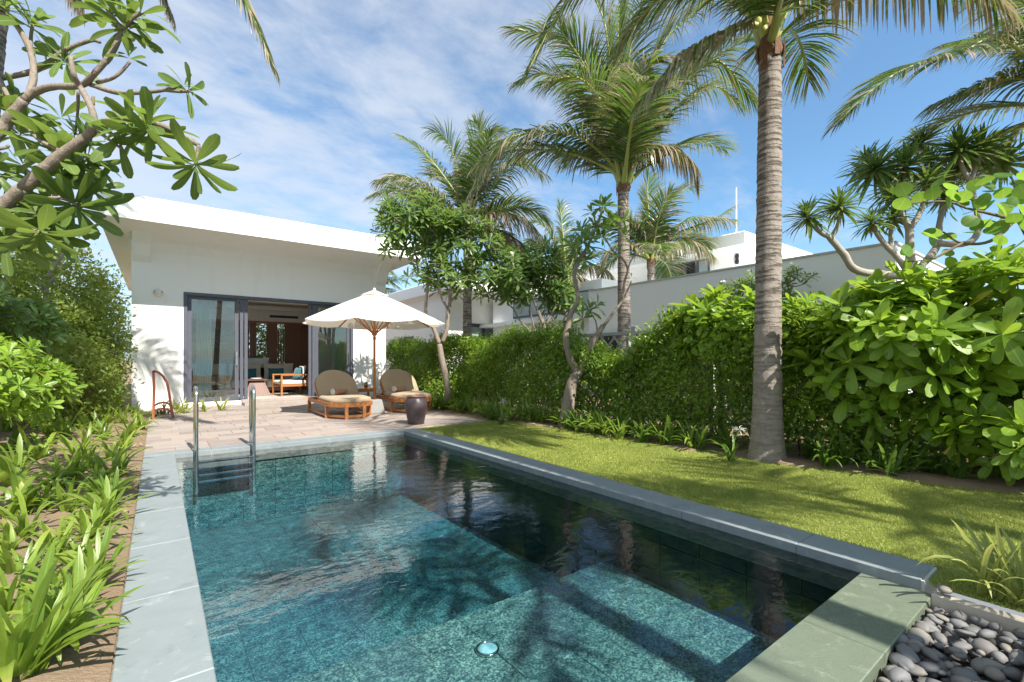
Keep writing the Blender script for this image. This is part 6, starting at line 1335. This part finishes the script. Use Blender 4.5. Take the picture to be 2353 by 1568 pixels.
def clump(x, y, n, size, mat, label, group, rnd, w=0.085, z=0.0, name='spider_lily', cat='plant', flowers=0, lean=(0,0)):
    T=thing(name,label,cat,(x,y,z),group); ms=strap_meshes(mat,w)
    for i in range(n):
        a=rnd.uniform(0,2*math.pi); s=size*rnd.uniform(0.6,1.12); r=rnd.uniform(0,0.05)*size/0.4
        Mx=Matrix.Translation((x+r*math.cos(a),y+r*math.sin(a),z-0.01)) @ Matrix.Rotation(a,4,'Z') @ Matrix.Rotation(rnd.uniform(-.2,.2),4,'Y') @ Matrix.Rotation(rnd.uniform(-.15,.2),4,'X') @ Matrix.Scale(s,4)
        if lean!=(0,0): Mx=Matrix.Translation((x,y,z)) @ Vector((0,0,1)).rotation_difference(Vector((lean[0],lean[1],1))).to_matrix().to_4x4() @ Matrix.Translation((-x,-y,-z)) @ Mx
        share('leaf',rnd.choice(ms),T,Mx)
    for k in range(flowers):
        a=rnd.uniform(0,6.28); top=Vector((x+.08*math.cos(a),y+.08*math.sin(a),z+size*rnd.uniform(.95,1.15))); limb([(x,y,z),(x+.02,y,z+size*.5),top],0.006,0.004,T,M['petiole'],'stalk',5,3)
        fl=MB()
        for j in range(22):
            b=rnd.uniform(0,6.28); el=rnd.uniform(-.4,1.2); d=Vector((math.cos(b)*math.cos(el),math.sin(b)*math.cos(el),math.sin(el))); l=rnd.uniform(.06,.11)
            fl.bar(top,top+d*l*.6,0.007,0.003); fl.bar(top+d*l*.6,top+d*l+Vector((0,0,-.02)),0.006,0.003)
        part('flower',fl,M['petal'],T)
def build_clumps():
    rnd=random.Random(77)
    # left bed, near to far: (u, v of the base in the photograph, size, leaves)
    g1='strap leaved lilies in the left bed'
    near=[(55,1560,.50,26,'largest strap leaved lily in the bottom left corner'),(150,1480,.40,20,'second strap leaved lily from the bottom left corner beside the slate coping'),(215,1345,.34,22,'strap leaved lily leaning over the coping halfway along the left bed'),(205,1245,.34,20,'strap leaved lily with striped leaves in the middle of the left bed'),(20,1420,.38,14,'strap leaved lily at the left edge above the largest one')]
    for u,v,s,n,l in near: p=G(u,v); clump(p.x,p.y,int(n*1.35),s*0.88,'strap',l,g1,rnd,w=0.088)
    mid=[(238,1165,.34),(250,1105,.34),(262,1065,.36),(285,1030,.38),(300,1000,.40),(205,1085,.28),(60,1180,.34),(120,1120,.34),(180,1060,.42),(90,1060,.46),(150,1010,.48),(215,1000,.44),(30,1100,.40),(20,1000,.5),(95,985,.5),(250,975,.42),(325,985,.34),(185,955,.44),(130,945,.5),(60,950,.5),(310,960,.36),(20,1270,.26),(130,1240,.2),(75,1310,.16),(270,940,.4),(225,945,.42),(350,962,.26),(10,930,.5),(160,1175,.30),(100,1390,.24),(225,1130,.32),(170,1110,.34),(100,1170,.30),(240,1200,.34),(250,1150,.30),(275,1090,.34),(60,1230,.30),(130,1290,.26),(180,1290,.26),(95,1450,.24),(140,1120,.32),(200,1035,.36),(120,1010,.4),(165,925,.42),(100,920,.45),(280,975,.36),(240,1010,.36),(160,1400,.28),(40,1330,.28)]
    lab='strap leaved lily among many growing out of the sandy soil of the left bed'
    for u,v,s in mid: p=G(u,v); clump(p.x,p.y,rnd.randint(18,25) if s>.25 else 8,s*1.08,'strap',lab,g1,rnd,w=0.085 if v<1100 else 0.10)
    for k,(u,v,s) in enumerate(((25,1190,.34),(38,1110,.42),(10,1040,.5))):
        p=G(u,v); clump(p.x,p.y,9,s,'strap',['broad leaved lily with one wide drooping leaf at the left edge','broad upright lily leaves at the left edge behind the drooping one','tall broad lily leaves at the left edge nearest the bright shrub'][k],g1,rnd,w=0.20,name='crinum_lily')
    # foot of the hedge
    g2='strap leaved lilies at the foot of the hedge'; lab='dark green strap leaved lily in the row between the lawn and the hedge'
    y=1.0
    k=0
    while y<12.4:
        e=lawn_edge(y) if y<7.4 else 5.15
        x=e+rnd.choice((rnd.uniform(-.04,.16),rnd.uniform(.16,.40))); s=rnd.uniform(.30,.40) if y<7 else rnd.uniform(.34,.44)
        if math.hypot(x-5.75,y-2.58)>0.42: clump(x,y,rnd.randint(15,20),s*1.2,'strap_dark' if (y<3.4 or rnd.random()<.5) else 'strap',lab,g2,rnd,w=0.085)
        y+=rnd.uniform(.08,.17) if y<7 else rnd.uniform(.10,.18); k+=1
    for u,v,n,l in ((1140,925,1,'white flowering spider lily at the left of the forked tree'),(1372,965,2,'white flowering spider lily at the right of the forked tree'),(2015,1060,1,'white flowering spider lily just left of the big palm trunk'),(1645,1010,1,'white flowering spider lily at the hedge foot between the forked tree and the big palm')):
        p=G(u if u!=2015 else 1672,max(v,975)); clump(p.x+.1,p.y,12,.36,'strap_dark',l,g2,rnd,flowers=n)
    # variegated plants at the villa wall
    g3='yellow striped plants below the glass door'
    for k,(u,v) in enumerate(((375,951),(410,950),(425,950),(470,946),(508,944))):
        p=G(u,v); clump(p.x,max(p.y,12.2),18,.42,'varieg',['yellow striped plant behind the towel rack','yellow striped plant right beside the towel rack','small yellow striped plant left of the first ladder rail','yellow striped plant between the two ladder rails, low one','yellow striped plant below the glass door near the step'][k],g3,rnd,w=0.07,name='striped_plant')
    # yellow plant by the curb at the right edge
    for u,v,s,l in ((2275,1372,.42,'yellow green arching strap plant by the stone curb at right'),(2345,1395,.38,'yellow green strap plant at the very right edge beside the curb')):
        p=G(u,v); clump(p.x+0.05,p.y,30,s,'varieg',l,None,rnd,w=0.05,name='striped_plant')
    # long blade over the pebbles
    p=G(2330,1600,-.1); 
def build_litter():
    rnd=random.Random(5); pts=[(2060,1085,.1),(1190,985,.03),(1210,992,.02),(1690,1105,.02),(2120,1120,.03)]
    p=G(2050,1092); T=thing('fallen_branch','dry pale fallen palm sheath lying on the lawn at the hedge foot','fallen branch',(p.x,p.y,0))
    a=G(1990,1082); b=G(2085,1098); m=(a+b)/2; limb([a+Vector((0,0,.01)),m+Vector((0,.05,.03)),b+Vector((0,0,.01))],0.008,0.003,T,M['deadsword'],'stem',5); limb([m,m+Vector((.1,.1,.04)),m+Vector((.2,.12,.01))],0.006,0.002,T,M['deadsword'],'twig',5)
    share('leaf',arr_mesh('leaf',leaf_arrays(4,.35,.3,.3),M['deadsword']),T,place(m,(1,.4,.05),(0,0,1),.16))
    lm=arr_mesh('fallen_leaf',leaf_arrays(4,.45,.25,.3),M['deadsword'])
    for u,v,s,l in ((2108,1112,.07,'small brown fallen leaf on the lawn near the right bush'),(1205,1098,.0,''),(306,1232,.06,'small dry leaf lying at the edge of the left slate coping')):
        if s: q=G(u,v); tagp(share('fallen_leaf',lm,None,place((q.x,q.y,.02),(1,.3,.1),(0,0,1),s)),l,'leaf')
    fm=flower_mesh(0.03).mesh('fallen_flower',M['petal'])
    for u,v,l in ((1214,985,'white fallen blossom on the lawn left of the forked tree'),(1268,982,'white fallen blossom on the lawn near the garden spotlight')):
        q=G(u,v); tagp(share('fallen_flower',fm,None,Matrix.Translation((q.x,q.y,.012))),l,'flower')
def build_ground_litter():
    g=np.random.default_rng(91)
    def scatter(n, fx, size, mat, name, label):
        x,y=fx(n); O=np.stack([x,y,np.full(n,0.012)],1); D=g.normal(size=(n,3))*np.array([1,1,.15]); U=np.array([0,0,1.])+g.normal(size=(n,3))*.35
        A=leaf_arrays(2,0.4,0.35,0.3,1.2); mats=place_np(O,D,U,size*g.uniform(.5,1.5,n)); V,F,UV=A
        W=np.einsum('nij,vj->nvi',mats[:,:,:3],V)+mats[:,None,:,3]
        o=raw_mesh(name,W.reshape(-1,3),(F[None]+(np.arange(n)*len(V))[:,None,None]).reshape(-1,4),M[mat],kind='stuff',UV=np.tile(UV,(n,1)))
    scatter(520,lambda n:(-0.17-3.2*g.random(n)**1.4,0.5+12*g.random(n)),0.05,'deadsword','leaf_litter','')
    scatter(420,lambda n:((lambda yy:(np.interp(yy,[0,1.6,2.7,6,7.6],[6.4,5.8,5.56,5.38,5.0])+0.75*g.random(n)**1.3,yy))(-0.5+12*g.random(n))),0.055,'deadsword','leaf_litter','')
    scatter(46,lambda n:(3.55+1.9*g.random(n),0.7+6.3*g.random(n)),0.03,'deadsword','leaf_litter','')
    # small weeds in the sandy bed
    for k in range(26):
        x=-0.3-2.2*g.random(); y=1.5+8*g.random(); clump(x,y,7,.11+.08*g.random(),'strap','small young green shoot in the sandy soil of the left bed','small shoots in the left bed',random.Random(k),w=0.06,name='seedling')
# ================================================================== build
build_ground(); build_pool(); build_terrace(); build_lawn()
build_home(); build_neighbours(); build_fence()
build_terrace_things(); build_interior_things(); build_pebbles()
p=AD(1272,747,20); build_umbrella(p.x,p.y,'white umbrella standing in the neighbouring garden beyond the hedge',lite=True)
build_foreground_plumeria(); build_plumerias(); build_palms(); build_sword_tree(); build_hedges(); build_clumps(); build_litter(); build_ground_litter()
